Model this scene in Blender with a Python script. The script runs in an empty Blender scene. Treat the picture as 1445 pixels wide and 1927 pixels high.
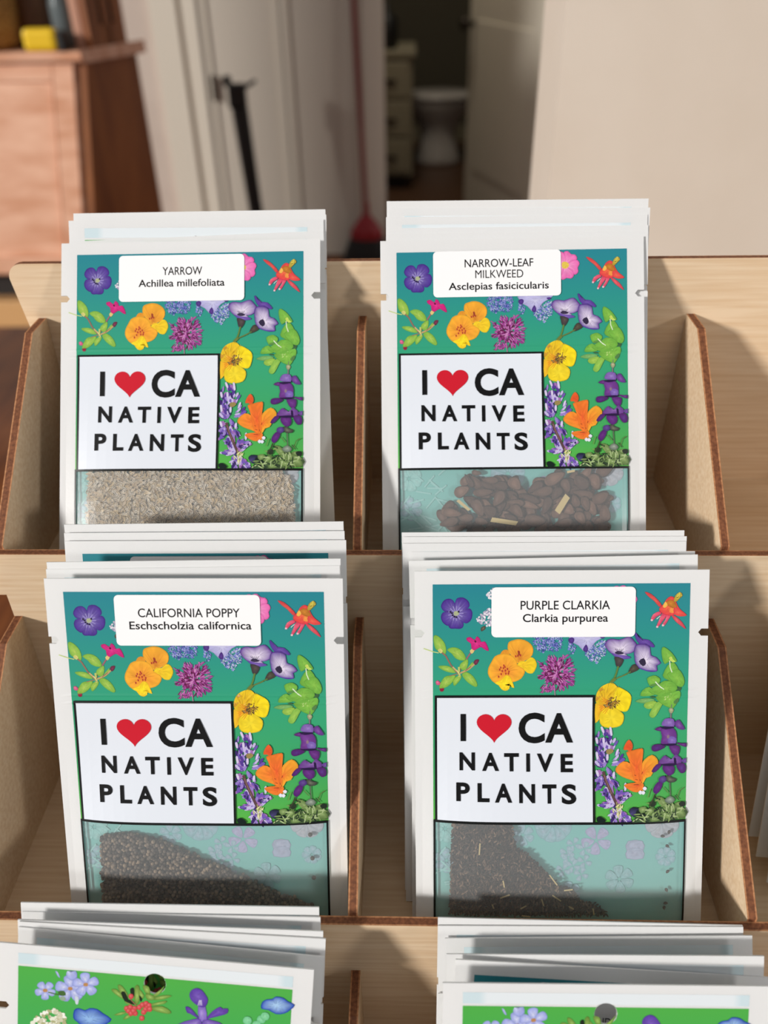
import bpy, bmesh, math, random, json
from mathutils import Vector, Matrix
random.seed(7)
scn = bpy.context.scene
COL = scn.collection

# ------------------------------------------------------------ camera, light
cam = bpy.data.cameras.new('camera')
cam.sensor_fit = 'VERTICAL'; cam.sensor_height = 36.0
cam.lens = 1562.15 / 1927 * 36.0
cam.clip_start = .01; cam.clip_end = 60
cam.dof.use_dof = True; cam.dof.focus_distance = .305; cam.dof.aperture_fstop = 7.6
camo = bpy.data.objects.new('camera', cam); COL.objects.link(camo)
yaw, pitch, roll = -.03577, .61371, .0205
cy, sy = math.cos(yaw), math.sin(yaw)
Fw = Vector((sy*math.cos(pitch), cy*math.cos(pitch), -math.sin(pitch)))
R0 = Vector((cy, -sy, 0)); D0 = Fw.cross(R0)
Rr = R0*math.cos(roll) + D0*math.sin(roll); Dr = -R0*math.sin(roll) + D0*math.cos(roll)
camo.matrix_world = Matrix(((Rr.x, -Dr.x, -Fw.x, .01922), (Rr.y, -Dr.y, -Fw.y, -.24446), (Rr.z, -Dr.z, -Fw.z, .19215), (0, 0, 0, 1)))
scn.camera = camo

world = bpy.data.worlds.new('daylight'); scn.world = world; world.use_nodes = True
world.node_tree.nodes['Background'].inputs[0].default_value = (.97, .98, 1.0, 1)
world.node_tree.nodes['Background'].inputs[1].default_value = .26
def sun(name, d, energy, ang, col):
    l = bpy.data.lights.new(name, 'SUN'); l.energy = energy; l.angle = math.radians(ang); l.color = col
    o = bpy.data.objects.new(name, l); COL.objects.link(o)
    o.rotation_euler = Vector(d).to_track_quat('-Z', 'Y').to_euler(); o.location = Vector(d)*-3
sun('sun_through_left_window', (1.25, 1, -.50), 3.1, 7, (1, .965, .92))
sun('sun_through_right_window', (-1.1, 1, -.50), .6, 7, (1, .97, .93))
scn.view_settings.view_transform = 'Standard'; scn.view_settings.look = 'None'
scn.view_settings.exposure = 0.05; scn.view_settings.gamma = 1.0; scn.view_settings.use_curve_mapping = False

# ------------------------------------------------------------ materials
def lin(c):
    return tuple((x/255/12.92 if x/255 <= .04045 else ((x/255+.055)/1.055)**2.4) for x in c[:3])
def mat(name, rgb, rough=.5, spec=.5, metal=0.0, **kw):
    m = bpy.data.materials.new(name); m.use_nodes = True
    b = m.node_tree.nodes['Principled BSDF']
    b.inputs['Base Color'].default_value = (*lin(rgb), 1); b.inputs['Roughness'].default_value = rough
    b.inputs['Specular IOR Level'].default_value = spec; b.inputs['Metallic'].default_value = metal
    return m
def noisy(name, c1, c2, scale=(1, 1, 1), ns=5.0, rough=.5, bump=0.0, detail=6, c3=None, spec=.4, lo=.35, hi=.65):
    m = mat(name, c1, rough, spec); nt = m.node_tree; b = nt.nodes['Principled BSDF']
    tc = nt.nodes.new('ShaderNodeTexCoord'); mp = nt.nodes.new('ShaderNodeMapping'); mp.inputs['Scale'].default_value = scale
    n = nt.nodes.new('ShaderNodeTexNoise'); n.inputs['Scale'].default_value = ns; n.inputs['Detail'].default_value = detail
    r = nt.nodes.new('ShaderNodeValToRGB'); e = r.color_ramp.elements
    e[0].color = (*lin(c1), 1); e[1].color = (*lin(c2), 1); e[0].position = lo; e[1].position = hi
    if c3: x = e.new((lo+hi)/2); x.color = (*lin(c3), 1)
    nt.links.new(tc.outputs['Object'], mp.inputs[0]); nt.links.new(mp.outputs[0], n.inputs['Vector'])
    nt.links.new(n.outputs['Fac'], r.inputs[0]); nt.links.new(r.outputs[0], b.inputs['Base Color'])
    if bump:
        bp = nt.nodes.new('ShaderNodeBump'); bp.inputs['Strength'].default_value = bump; bp.inputs['Distance'].default_value = .002
        nt.links.new(n.outputs['Fac'], bp.inputs['Height']); nt.links.new(bp.outputs[0], b.inputs['Normal'])
    return m
def inkmat(name, rough=.35, spec=.4, coat=0.0):
    m = mat(name, (255, 255, 255), rough, spec); nt = m.node_tree
    a = nt.nodes.new('ShaderNodeAttribute'); a.attribute_name = 'Col'
    nt.links.new(a.outputs['Color'], nt.nodes['Principled BSDF'].inputs['Base Color'])
    nt.nodes['Principled BSDF'].inputs['Coat Weight'].default_value = coat
    return m
def filmmat():
    m = mat('white_film', (247, 247, 247), .38, .4); nt = m.node_tree; b = nt.nodes['Principled BSDF']
    t = nt.nodes.new('ShaderNodeBsdfTranslucent'); t.inputs[0].default_value = (.9, .9, .88, 1)
    x = nt.nodes.new('ShaderNodeMixShader'); x.inputs[0].default_value = .22
    n = nt.nodes.new('ShaderNodeTexNoise'); n.inputs['Scale'].default_value = 900; n.inputs['Detail'].default_value = 2
    tc = nt.nodes.new('ShaderNodeTexCoord'); bp = nt.nodes.new('ShaderNodeBump'); bp.inputs['Strength'].default_value = .08; bp.inputs['Distance'].default_value = .0005
    nt.links.new(tc.outputs['Object'], n.inputs['Vector']); nt.links.new(n.outputs['Fac'], bp.inputs['Height']); nt.links.new(bp.outputs[0], b.inputs['Normal'])
    out = nt.nodes['Material Output']
    nt.links.new(b.outputs[0], x.inputs[1]); nt.links.new(t.outputs[0], x.inputs[2]); nt.links.new(x.outputs[0], out.inputs['Surface'])
    return m
def clearmat():
    m = bpy.data.materials.new('clear_film'); m.use_nodes = True; nt = m.node_tree
    nt.nodes.remove(nt.nodes['Principled BSDF']); out = nt.nodes['Material Output']
    tr = nt.nodes.new('ShaderNodeBsdfTransparent'); tr.inputs[0].default_value = (.97, .98, .98, 1)
    df = nt.nodes.new('ShaderNodeBsdfDiffuse'); df.inputs[0].default_value = (.82, .86, .88, 1)
    gl = nt.nodes.new('ShaderNodeBsdfGlossy'); gl.inputs['Roughness'].default_value = .18
    a = nt.nodes.new('ShaderNodeMixShader'); a.inputs[0].default_value = .15
    c = nt.nodes.new('ShaderNodeMixShader'); c.inputs[0].default_value = .07
    nt.links.new(tr.outputs[0], a.inputs[1]); nt.links.new(df.outputs[0], a.inputs[2])
    nt.links.new(a.outputs[0], c.inputs[1]); nt.links.new(gl.outputs[0], c.inputs[2])
    nt.links.new(c.outputs[0], out.inputs['Surface'])
    return m
M = dict(
    birch=noisy('birch_ply', (220, 190, 154), (231, 206, 174), (6, 150, 150), 4, .55, .05),
    edge_dark=noisy('burnt_edge_dark', (106, 62, 38), (140, 86, 54), (60, 60, 60), 14, .7),
    edge_mid=noisy('burnt_edge_mid', (166, 110, 72), (198, 142, 98), (60, 60, 60), 14, .7),
    film=filmmat(), clear=clearmat(), ink=inkmat('printed_ink', .34, .35), seedink=inkmat('seed_coat', .6, .3),
    sticker=mat('sticker_paper', (250, 249, 250), .55, .3), black=mat('black_ink', (12, 12, 14), .5, .2),
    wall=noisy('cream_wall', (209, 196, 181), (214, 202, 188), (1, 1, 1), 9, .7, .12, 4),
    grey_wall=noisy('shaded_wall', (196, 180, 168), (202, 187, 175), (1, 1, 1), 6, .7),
    door=mat('painted_door', (196, 187, 174), .45), casing=mat('painted_casing', (214, 205, 190), .45),
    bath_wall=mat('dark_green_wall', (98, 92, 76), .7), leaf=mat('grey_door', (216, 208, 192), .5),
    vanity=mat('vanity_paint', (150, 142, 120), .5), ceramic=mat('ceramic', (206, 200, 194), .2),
    floor=noisy('oak_floor', (150, 88, 44), (104, 54, 26), (10, 1.2, 1), 3, .35, 0, 5),
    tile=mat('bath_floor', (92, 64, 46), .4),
    oak=noisy('glare_oak', (240, 190, 160), (214, 154, 120), (2, 14, 9), 3, .28, .05, 6, spec=.6),  # window glare on the desk front put into this paler, pinker oak
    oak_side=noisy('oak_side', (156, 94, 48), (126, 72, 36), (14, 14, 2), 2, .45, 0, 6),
    dark=mat('recess_shade', (30, 22, 18), .7), black_plastic=mat('black_plastic', (18, 18, 19), .5),  # first one: near-black colour standing in for shade inside recesses
    red=mat('red_plastic', (150, 26, 36), .4), redpole=mat('red_handle', (128, 58, 56), .4),
    yellow=mat('yellow_plastic', (242, 200, 30), .4), basket=noisy('woven_straw', (214, 174, 108), (150, 104, 52), (1, 1, 3), 60, .7, .6),
    brown=mat('brown_leather', (92, 60, 38), .6), glass=mat('grey_glass', (96, 104, 106), .15), tan=mat('tan_wood', (216, 168, 112), .5),
    pinkwood=mat('pink_wood', (200, 150, 126), .4), metal=mat('dark_metal', (60, 54, 48), .4, .5, .8), straw=mat('straw', (206, 184, 132), .7))

# ------------------------------------------------------------ builders
class MB:
    def __init__(s): s.v = []; s.f = []; s.m = []; s.c = []; s.ms = []; s.smooth = False
    def mi(s, m):
        if m not in s.ms: s.ms.append(m)
        return s.ms.index(m)
    def face(s, idx, m, col=None):
        s.f.append(idx); s.m.append(s.mi(m)); s.c.append(col)
    def poly(s, pts, m, col=None):
        n = len(s.v); s.v += [tuple(p) for p in pts]; s.face(list(range(n, n+len(pts))), m, col)
    def box(s, x0, x1, y0, y1, z0, z1, m):
        n = len(s.v)
        s.v += [(x0,y0,z0),(x1,y0,z0),(x1,y1,z0),(x0,y1,z0),(x0,y0,z1),(x1,y0,z1),(x1,y1,z1),(x0,y1,z1)]
        for q in ((3,2,1,0),(4,5,6,7),(0,1,5,4),(1,2,6,5),(2,3,7,6),(3,0,4,7)): s.face([n+i for i in q], m)
    def lathe(s, prof, m, c=(0,0,0), seg=20, sx=1, sy=1):
        n = len(s.v)
        for r, z in prof:
            for k in range(seg):
                a = 2*math.pi*k/seg; s.v.append((c[0]+r*sx*math.cos(a), c[1]+r*sy*math.sin(a), c[2]+z))
        for j in range(len(prof)-1):
            for k in range(seg):
                k2 = (k+1) % seg; s.face([n+j*seg+k, n+j*seg+k2, n+(j+1)*seg+k2, n+(j+1)*seg+k], m)
        s.face([n+k for k in range(seg)][::-1], m); s.face([n+(len(prof)-1)*seg+k for k in range(seg)], m)
    def tube(s, p0, p1, r0, r1, m, seg=14):
        p0, p1 = Vector(p0), Vector(p1); d = (p1-p0).normalized()
        a = d.orthogonal().normalized(); b = d.cross(a); n = len(s.v)
        for p, r in ((p0, r0), (p1, r1)):
            for k in range(seg):
                t = 2*math.pi*k/seg; s.v.append(tuple(p+a*r*math.cos(t)+b*r*math.sin(t)))
        for k in range(seg):
            k2 = (k+1) % seg; s.face([n+k, n+k2, n+seg+k2, n+seg+k], m)
        s.face([n+k for k in range(seg)][::-1], m); s.face([n+seg+k for k in range(seg)], m)
    def mesh(s, name):
        me = bpy.data.meshes.new(name); me.from_pydata(s.v, [], s.f)
        for m in s.ms: me.materials.append(m)
        me.polygons.foreach_set('material_index', s.m)
        if any(c is not None for c in s.c):
            at = me.color_attributes.new('Col', 'FLOAT_COLOR', 'CORNER'); k = 0; buf = []
            for f, c in zip(s.f, s.c):
                if c is None: c = (1, 1, 1)
                if isinstance(c[0], (tuple, list)):
                    for q in c: buf += [*q, 1.0]
                else: buf += [*c, 1.0]*len(f)
            at.data.foreach_set('color', buf)
        if s.smooth: me.polygons.foreach_set('use_smooth', [True]*len(s.f))
        me.update(); return me
    def build(s, name, parent=None, loc=(0,0,0), bevel=0):
        o = bpy.data.objects.new(name, s.mesh(name)); COL.objects.link(o); o.location = loc
        if parent: o.parent = parent
        if bevel:
            b = o.modifiers.new('bevel', 'BEVEL'); b.width = bevel; b.segments = 2; b.limit_method = 'ANGLE'
        return o
def tag(o, label=None, cat=None, group=None, kind=None):
    if label: o['label'] = label
    if cat: o['category'] = cat
    if group: o['group'] = group
    if kind: o['kind'] = kind
    return o
def empty(name, mw, label, cat, group=None):
    o = bpy.data.objects.new(name, None); COL.objects.link(o); o.empty_display_size = .01
    o.matrix_world = mw if isinstance(mw, Matrix) else Matrix.Translation(mw)
    return tag(o, label, cat, group)
def link(name, me, parent):
    o = bpy.data.objects.new(name, me); COL.objects.link(o); o.parent = parent; return o
def struct(mb, name, **k): return tag(mb.build(name, **k), kind='structure')

# ------------------------------------------------------------ the room
FZ = -1.098
b = MB(); b.box(-3.2, 2.6, -2.4, 3.86, FZ-.05, FZ, M['floor']); struct(b, 'floor')
YB = 3.706
b = MB()
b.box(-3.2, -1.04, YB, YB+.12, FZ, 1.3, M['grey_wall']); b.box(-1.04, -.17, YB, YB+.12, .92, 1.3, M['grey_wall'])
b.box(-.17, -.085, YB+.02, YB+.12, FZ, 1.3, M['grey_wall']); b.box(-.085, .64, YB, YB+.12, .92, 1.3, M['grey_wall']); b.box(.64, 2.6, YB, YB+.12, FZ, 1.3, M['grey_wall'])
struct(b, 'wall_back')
b = MB(); b.box(-3.32, -3.2, .8, 1.5, FZ, 1.9, M['grey_wall']); struct(b, 'sun_block_wall')  # unseen wall piece added to keep the left sun off the doorway
b = MB(); b.box(.1325, 3.4, .4555, .5655, FZ, 1.9, M['wall']); struct(b, 'wall_right')
b = MB(); b.box(-1.04, -.93, YB-.02, YB+.02, FZ, .92, M['casing']); b.box(-.91, -.85, YB-.012, YB+.02, FZ, .92, M['casing']); b.box(-.93, -.91, YB-.004, YB+.02, FZ, .92, M['casing']); b.box(-.85, -.17, YB+.11, YB+.12, FZ, .92, M['door']); struct(b, 'trim_1')
b = MB(); b.box(-.175, -.085, YB-.02, YB+.02, FZ, .92, M['casing']); b.box(.626, .70, YB-.02, YB+.03, FZ, .92, M['door']); struct(b, 'trim_2')
b = MB(); b.box(.625, .665, YB-.045, YB-.022, -.15, .92, M['tan']); struct(b, 'trim_3')
# bifold closet leaves
for n, (x0, x1) in enumerate(((-.845, -.512), (-.506, -.178))):
    b = MB(); b.box(x0, x1, YB+.01, YB+.045, FZ+.01, .915, M['door'])
    for a0, a1 in ((x0, x0+.03), (x1-.03, x1)): b.box(a0, a1, YB, YB+.01, FZ+.01, .915, M['casing'])
    d = struct(b, 'door_%d' % (n+1))
    if n == 0:
        h = MB(); h.box(-.822, -.812, YB-.02, YB, -.41, -.31, M['metal']); h.build('door_pull', d, bevel=.004)
# bathroom shell
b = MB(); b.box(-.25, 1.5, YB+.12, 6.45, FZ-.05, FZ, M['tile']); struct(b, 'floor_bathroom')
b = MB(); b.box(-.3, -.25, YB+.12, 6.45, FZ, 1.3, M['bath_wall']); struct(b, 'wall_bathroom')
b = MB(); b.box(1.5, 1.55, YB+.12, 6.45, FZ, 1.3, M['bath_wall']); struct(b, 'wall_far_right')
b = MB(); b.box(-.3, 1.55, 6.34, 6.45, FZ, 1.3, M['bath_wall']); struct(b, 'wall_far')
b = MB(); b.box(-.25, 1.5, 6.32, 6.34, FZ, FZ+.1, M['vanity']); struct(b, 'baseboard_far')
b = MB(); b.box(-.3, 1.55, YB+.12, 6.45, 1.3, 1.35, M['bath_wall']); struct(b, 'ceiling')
# bathroom door leaf, swung inwards
b = MB(); b.box(0, .80, -.02, .02, 0, 2.0, M['leaf']); b.box(.1, .7, -.026, .026, .2, .9, M['leaf']); b.box(.1, .7, -.026, .026, 1.05, 1.85, M['leaf'])
d = struct(b, 'door_3', bevel=.004); d.location = (.622, 3.86, FZ+.01); d.rotation_euler.z = math.atan2(4.62-3.86, .346-.622)
k = MB(); k.smooth = True; k.lathe([(.012, 0), (.012, .03), (.03, .045), (.033, .06), (.02, .075), (.004, .078)], M['metal'], seg=16); ko = k.build('door_knob', d, (.74, .02, .88)); ko.rotation_euler.x = -math.pi/2
# vanity
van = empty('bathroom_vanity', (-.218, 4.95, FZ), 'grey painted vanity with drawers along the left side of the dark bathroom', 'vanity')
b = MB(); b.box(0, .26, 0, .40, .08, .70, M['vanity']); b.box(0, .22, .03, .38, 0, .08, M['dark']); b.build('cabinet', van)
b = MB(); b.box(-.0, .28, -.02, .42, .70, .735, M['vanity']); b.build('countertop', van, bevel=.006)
for j in range(3):
    for i in range(1):
        dw = MB(); dw.box(.03, .24, -.016, .0, .1+j*.2, .28+j*.2, M['vanity']); dd = dw.build('drawer', van, bevel=.006)
        kn = MB(); kn.box(.10, .17, -.03, -.016, .18+j*.2, .195+j*.2, M['metal']); kn.build('handle', dd)
soap = MB(); soap.smooth = True; soap.lathe([(.05, 0), (.06, .01), (.06, .14), (.03, .17), (.014, .18), (.014, .22)], M['black_plastic'], (0, 0, 0)); so = soap.build('soap_dispenser', loc=(-.10, 5.05, FZ+.735)); tag(so, 'black bottle standing on the bathroom vanity top', 'bottle')
lp = bpy.data.lights.new('bathroom_fill', 'AREA'); lp.energy = 9.0; lp.size = .3; lp.color = (1, .9, .74)  # added fill under the ceiling, brightens the door leaf and vanity
lo = bpy.data.objects.new('bathroom_fill', lp); COL.objects.link(lo); lo.location = (.0, 4.35, 1.28)
# toilet
t = empty('toilet', Matrix.Translation((.215, 5.62, FZ)) @ Matrix.Rotation(math.pi/2, 4, 'Z'), 'white toilet standing in the dark bathroom', 'toilet')
b = MB(); b.smooth = True
b.lathe([(.12, 0), (.125, .03), (.10, .10), (.095, .20), (.13, .28), (.185, .35), (.20, .395), (.16, .40)], M['ceramic'], seg=28, sx=.85, sy=1.2); b.build('bowl', t)
b = MB(); b.smooth = True; b.lathe([(.205, 0), (.21, .012), (.205, .025), (.12, .034), (.01, .036)], M['ceramic'], (0, 0, .40), 28, .88, 1.2); b.build('seat_lid', t)
b = MB(); b.box(-.2, .2, .27, .45, .38, .66, M['ceramic']); tk = b.build('tank', t, bevel=.02)
b = MB(); b.box(-.21, .21, .26, .46, .66, .69, M['ceramic']); b.build('tank_lid', t, bevel=.01)
# broom leaning on the casing
br = empty('broom', (-.172, 3.60, FZ), 'red handled broom with dark bristles leaning beside the bathroom doorway', 'broom')
b = MB(); b.tube((0, 0, .2), (-.036, .068, 1.25), .0125, .0125, M['redpole']); b.build('handle', br)
b = MB(); b.lathe([(.075, 0), (.075, .03), (.05, .07), (.016, .11), (.014, .16)], M['red'], (.0, 0, .12), 18, 1.0, .45); b.build('brush_block', br)
b = MB(); b.lathe([(.12, .002), (.105, .06), (.078, .125)], M['black_plastic'], (0, 0, 0), 18, 1.0, .4); b.build('bristles', br)
# black folded stand
st = empty('tripod', (-.618, 3.40, FZ), 'folded black tripod standing in front of the closet doors', 'tripod')
b = MB(); b.tube((0, 0, 0), (-.045, .03, .70), .026, .034, M['black_plastic']); b.tube((.02, .0, 0), (-.038, .03, .6), .018, .022, M['black_plastic']); b.build('folded_legs', st)
b = MB(); b.box(-.085, -.015, .01, .06, .70, .79, M['black_plastic']); b.box(-.10, -.07, .02, .05, .78, .82, M['black_plastic']); b.build('head', st, bevel=.008)
b = MB(); b.tube((-.02, .03, .775), (.03, .03, .80), .009, .007, M['black_plastic']); b.build('pan_handle', st)

# ------------------------------------------------------------ secretary desk
dk = empty('wooden_desk', (0, 2.156, FZ), 'reddish oak cabinet desk with a tilted front panel left of the closet', 'desk')
def desk_poly(pts, x0, x1, m, name, skew=0.0, bevel=0):
    b = MB(); n = len(pts)
    for x in (x0, x1): b.v += [(x + skew*p[0], p[0], p[1]) for p in pts]
    b.face(list(range(n)), m); b.face(list(range(2*n-1, n-1, -1)), m)
    for i in range(n): j = (i+1) % n; b.face([i, i+n, j+n, j][::-1], m)
    return b.build(name, dk, bevel=bevel)
Z = lambda z: z - FZ
prof = [(0, Z(-.075)), (-.095, Z(-.56)), (-.095, Z(-1.09)), (.17, Z(-1.09)), (.17, Z(-.075))]
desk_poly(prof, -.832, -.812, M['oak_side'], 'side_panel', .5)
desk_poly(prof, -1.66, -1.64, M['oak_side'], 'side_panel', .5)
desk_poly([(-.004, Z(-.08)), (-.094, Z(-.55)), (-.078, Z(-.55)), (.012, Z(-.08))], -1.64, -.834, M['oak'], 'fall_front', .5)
desk_poly([(-.012, Z(-.08)), (-.103, Z(-.55)), (-.094, Z(-.55)), (-.004, Z(-.08))], -.892, -.836, M['oak'], 'frame_stile', .5, .002)
desk_poly([(-.012, Z(-.08)), (-.020, Z(-.12)), (-.012, Z(-.12)), (-.004, Z(-.08))], -1.62, -.836, M['oak'], 'frame_rail', .5, .002)
desk_poly([(-.03, Z(-.075)), (-.03, Z(-.052)), (.18, Z(-.052)), (.18, Z(-.075))], -1.67, -.795, M['oak'], 'desk_top', .5, .004)
desk_poly([(-.12, Z(-.595)), (-.12, Z(-.55)), (.16, Z(-.55)), (.16, Z(-.595))], -1.66, -.82, M['oak'], 'writing_rail', .5, .004)
desk_poly([(-.05, Z(-.68)), (-.05, Z(-.595)), (.15, Z(-.595)), (.15, Z(-.68))], -1.64, -.834, M['dark'], 'knee_recess_shade', .5)  # solid slab, the recess shade is put into its dark colour
desk_poly([(-.10, Z(-.76)), (-.10, Z(-.68)), (.15, Z(-.68)), (.15, Z(-.76))], -1.64, -.834, M['tan'], 'drawer', .5, .004)
# open shelf hutch on the desk top; two side slots, shade painted by dark sheet
hz = Z(-.052)
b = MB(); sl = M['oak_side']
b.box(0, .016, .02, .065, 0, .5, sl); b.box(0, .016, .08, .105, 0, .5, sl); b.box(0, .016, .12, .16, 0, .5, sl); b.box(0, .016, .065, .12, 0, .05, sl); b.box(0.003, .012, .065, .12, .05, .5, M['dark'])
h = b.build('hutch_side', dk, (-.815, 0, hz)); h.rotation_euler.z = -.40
b = MB(); b.box(-1.64, -.83, .16, .17, hz, hz+.5, M['dark']); b.build('hutch_back', dk)
b = MB(); b.box(-.84, -.815, .03, .06, hz, hz+.5, M['pinkwood']); b.build('hutch_post', dk, bevel=.004)
TZ = -.052
b = MB(); b.smooth = True; b.lathe([(.11, 0), (.13, .02), (.14, .12), (.13, .22), (.12, .22), (.13, .12), (.1, .02)], M['basket'], seg=28); tag(b.build('woven_basket', loc=(-1.12, 2.22, TZ)), 'golden woven straw basket on the desk top', 'basket')
b = MB(); b.smooth = True; b.lathe([(.045, 0), (.05, .01), (.05, .2), (.045, .21)], M['brown'], seg=20); tag(b.build('leather_cup', loc=(-.945, 2.25, TZ)), 'dark brown cup standing behind the yellow tape measure', 'cup')
b = MB(); b.smooth = True; b.lathe([(.026, 0), (.03, .012), (.03, .1), (.02, .13), (.02, .2)], M['glass'], seg=20); tag(b.build('glass_bottle', loc=(-.868, 2.21, TZ)), 'grey glass bottle on the desk right of the tape measure', 'bottle')
tm = empty('tape_measure', (-.910, 2.140, TZ), 'yellow tape measure with a black end lying on the desk', 'tape measure')
b = MB(); b.box(-.042, .045, -.02, .02, 0, .052, M['yellow']); b.build('case', tm, bevel=.012)
b = MB(); b.box(.045, .064, -.018, .018, 0, .045, M['black_plastic']); b.build('end_clip', tm, bevel=.004)

# ------------------------------------------------------------ table under the display
TT = -.305
tb = empty('display_table', (.06, -.05, FZ), 'plain wooden table carrying the tiered seed packet display', 'table')
b = MB(); b.box(-.40, .40, -.24, .24, TT-FZ-.03, TT-FZ, M['oak']); b.build('table_top', tb, bevel=.004)
for sx in (-.36, .36):
    for s2 in (-.2, .2):
        b = MB(); b.box(sx-.02, sx+.02, s2-.02, s2+.02, 0, TT-FZ-.03, M['oak_side']); b.build('leg', tb, bevel=.003)

# ------------------------------------------------------------ plywood display
P, T, dY, dZ, lH, bH, dH, dB = .137, .0033, .09281, .08918, .02408, .08124, .0580, .0897
rack = empty('seed_packet_display', (.0685, 0, TT), 'tiered birch plywood display rack with scorched edges holding the seed packets', 'display rack')
def board(name, pts, axis, t0, t1, plies=5):
    """pts: 2-D outline; axis 'x': (y,z) extruded in x, 'y': (x,z) extruded in y, 'z': (x,y) extruded in z"""
    b = MB(); n = len(pts)
    def V(p, t): return {'x': (t, p[0], p[1]), 'y': (p[0], t, p[1]), 'z': (p[0], p[1], t)}[axis]
    fr = [0, .16, .36, .64, .84, 1][:plies+1]
    for f in fr: b.v += [V(p, t0+(t1-t0)*f) for p in pts]
    b.face(list(range(n)), M['birch']); b.face([plies*n+i for i in range(n)][::-1], M['birch'])
    ms = [M['edge_mid'], M['edge_dark'], M['edge_dark'], M['edge_dark'], M['edge_mid']]
    for k in range(plies):
        for i in range(n):
            j = (i+1) % n; b.face([k*n+i, (k+1)*n+i, (k+1)*n+j, k*n+j], ms[k])
    me = b.mesh(name); bm = bmesh.new(); bm.from_mesh(me); bmesh.ops.recalc_face_normals(bm, faces=bm.faces); bm.to_mesh(me); bm.free()
    o = link(name, me, rack); o.location = Vector((-.0685, 0, -TT)); return o
XL, XR = -P-.0017, 2*P+.0017
arc = [(-.1465+.0062*(1-math.sin(a)), .0752+.0062*math.cos(a)) for a in [math.pi/2*k/6 for k in range(7)]]
board('back_panel', [(XL, TT), (XL, .046), (-.1432, .0524)] + arc[::-1] + [(XR+.007, bH), (XR+.004, .052), (XR, .046), (XR, TT)], 'y', dB, dB+T)
for k in range(3):
    y, z = -k*dY, -k*dZ
    yb = dB if k == 0 else dY
    board('front_lip', [(XL-.004, z-.02), (XL-.004, z), (XR+.004, z), (XR+.004, z-.02), (XR, z-.02), (XR, z-(dZ+lH+T if k < 2 else -(TT-z))), (XL, z-(dZ+lH+T if k < 2 else -(TT-z))), (XL, z-.02)], 'y', y, y+T)
    board('tier_floor', [(XL, y+T), (XR, y+T), (XR, y+yb), (XL, y+yb)], 'z', z-lH-T, z-lH)
    for j in range(-1, 3):
        board('divider', [(y+T, z-lH), (y+T, z+.0018), (y+yb-.0158, z+dH), (y+yb, z+dH), (y+yb, z-lH)], 'x', j*P-.0017, j*P+.0017)
for x in (-P, 2*P):
    board('side_panel', [(-2*dY+T, TT), (-2*dY+T, -2*dZ-lH-T), (-dY, -2*dZ-lH-T), (-dY+T, -dZ-lH-T), (0, -dZ-lH-T), (T, -lH-T), (dB, -lH-T), (dB, TT)], 'x', x-.0017, x+.0017)

# ------------------------------------------------------------ seed packets
# bottom centre (x, y, z), lean, yaw, roll, scale of every packet, front to back
POSES = {"yarrow":[[-0.068,0.005,-0.0227,0.6364,-0.0226,0.0158,1.0183],[-0.0614,0.0152,-0.0233,0.5904,0.0164,0.0274,1.0],[-0.0665,0.0274,-0.0234,0.5151,0.019,-0.0095,1.0],[-0.0657,0.0314,-0.0232,0.5021,-0.0015,-0.0014,1.0],[-0.0651,0.0357,-0.0233,0.4835,-0.0018,0.0065,1.0]],"milkweed":[[0.061,0.0073,-0.0228,0.6122,-0.0043,0.0108,1.0041],[0.0624,0.0137,-0.0233,0.5774,0.0001,0.0024,1.0],[0.0625,0.0183,-0.0233,0.5528,-0.0001,0.0023,1.0],[0.0619,0.0267,-0.0233,0.5016,-0.0001,-0.0,1.0],[0.0618,0.0335,-0.0233,0.4602,-0.0008,-0.0078,1.0],[0.0621,0.0407,-0.0233,0.4148,-0.0009,-0.0003,1.0]],"poppy":[[-0.054,-0.0846,-0.1129,0.4264,0.0061,-0.0012,0.9929],[-0.054,-0.0825,-0.1125,0.464,-0.0004,0.0151,1.0],[-0.0539,-0.077,-0.1125,0.431,0.0025,0.0128,1.0],[-0.0541,-0.0672,-0.1125,0.4655,-0.0013,0.0057,1.0],[-0.0543,-0.0606,-0.1125,0.4345,-0.0008,0.009,1.0],[-0.0543,-0.0532,-0.1125,0.3984,-0.0002,0.0122,1.0]],"clarkia":[[0.0736,-0.0868,-0.1119,0.5287,0.0179,-0.0035,0.9983],[0.0742,-0.0794,-0.1125,0.5358,0.0018,0.0228,1.0],[0.0723,-0.0764,-0.1125,0.5581,0.0014,0.0025,1.0],[0.0699,-0.07,-0.1125,0.5204,0.0002,0.0086,1.0],[0.0695,-0.0658,-0.1125,0.4996,-0.0009,0.0036,1.0],[0.0696,-0.062,-0.1125,0.4814,-0.0045,0.0112,1.0]],"tl":[[-0.0726,-0.1727,-0.2016,0.482,-0.007,-0.0693,1.0],[-0.0708,-0.1716,-0.2021,0.527,-0.0135,-0.0719,1.0],[-0.066,-0.1663,-0.2017,0.5041,0.0016,-0.046,1.0],[-0.0643,-0.1641,-0.2017,0.4959,0.0023,-0.0273,1.0],[-0.0619,-0.1627,-0.202,0.526,-0.0131,0.0081,1.0],[-0.0627,-0.1572,-0.2017,0.4985,-0.0038,0.0017,1.0]],"tr":[[0.0804,-0.1816,-0.202,0.5051,0.0248,-0.0213,1.0],[0.0779,-0.181,-0.2025,0.5612,0.0321,-0.0766,1.0],[0.0843,-0.1759,-0.2018,0.5455,0.0044,0.0047,1.0],[0.0862,-0.1743,-0.2017,0.6019,0.0057,0.0182,1.0],[0.0821,-0.1694,-0.2017,0.5838,0.0047,0.0066,1.0],[0.0791,-0.167,-0.2017,0.5748,0.0026,-0.0146,1.0]]}
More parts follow.
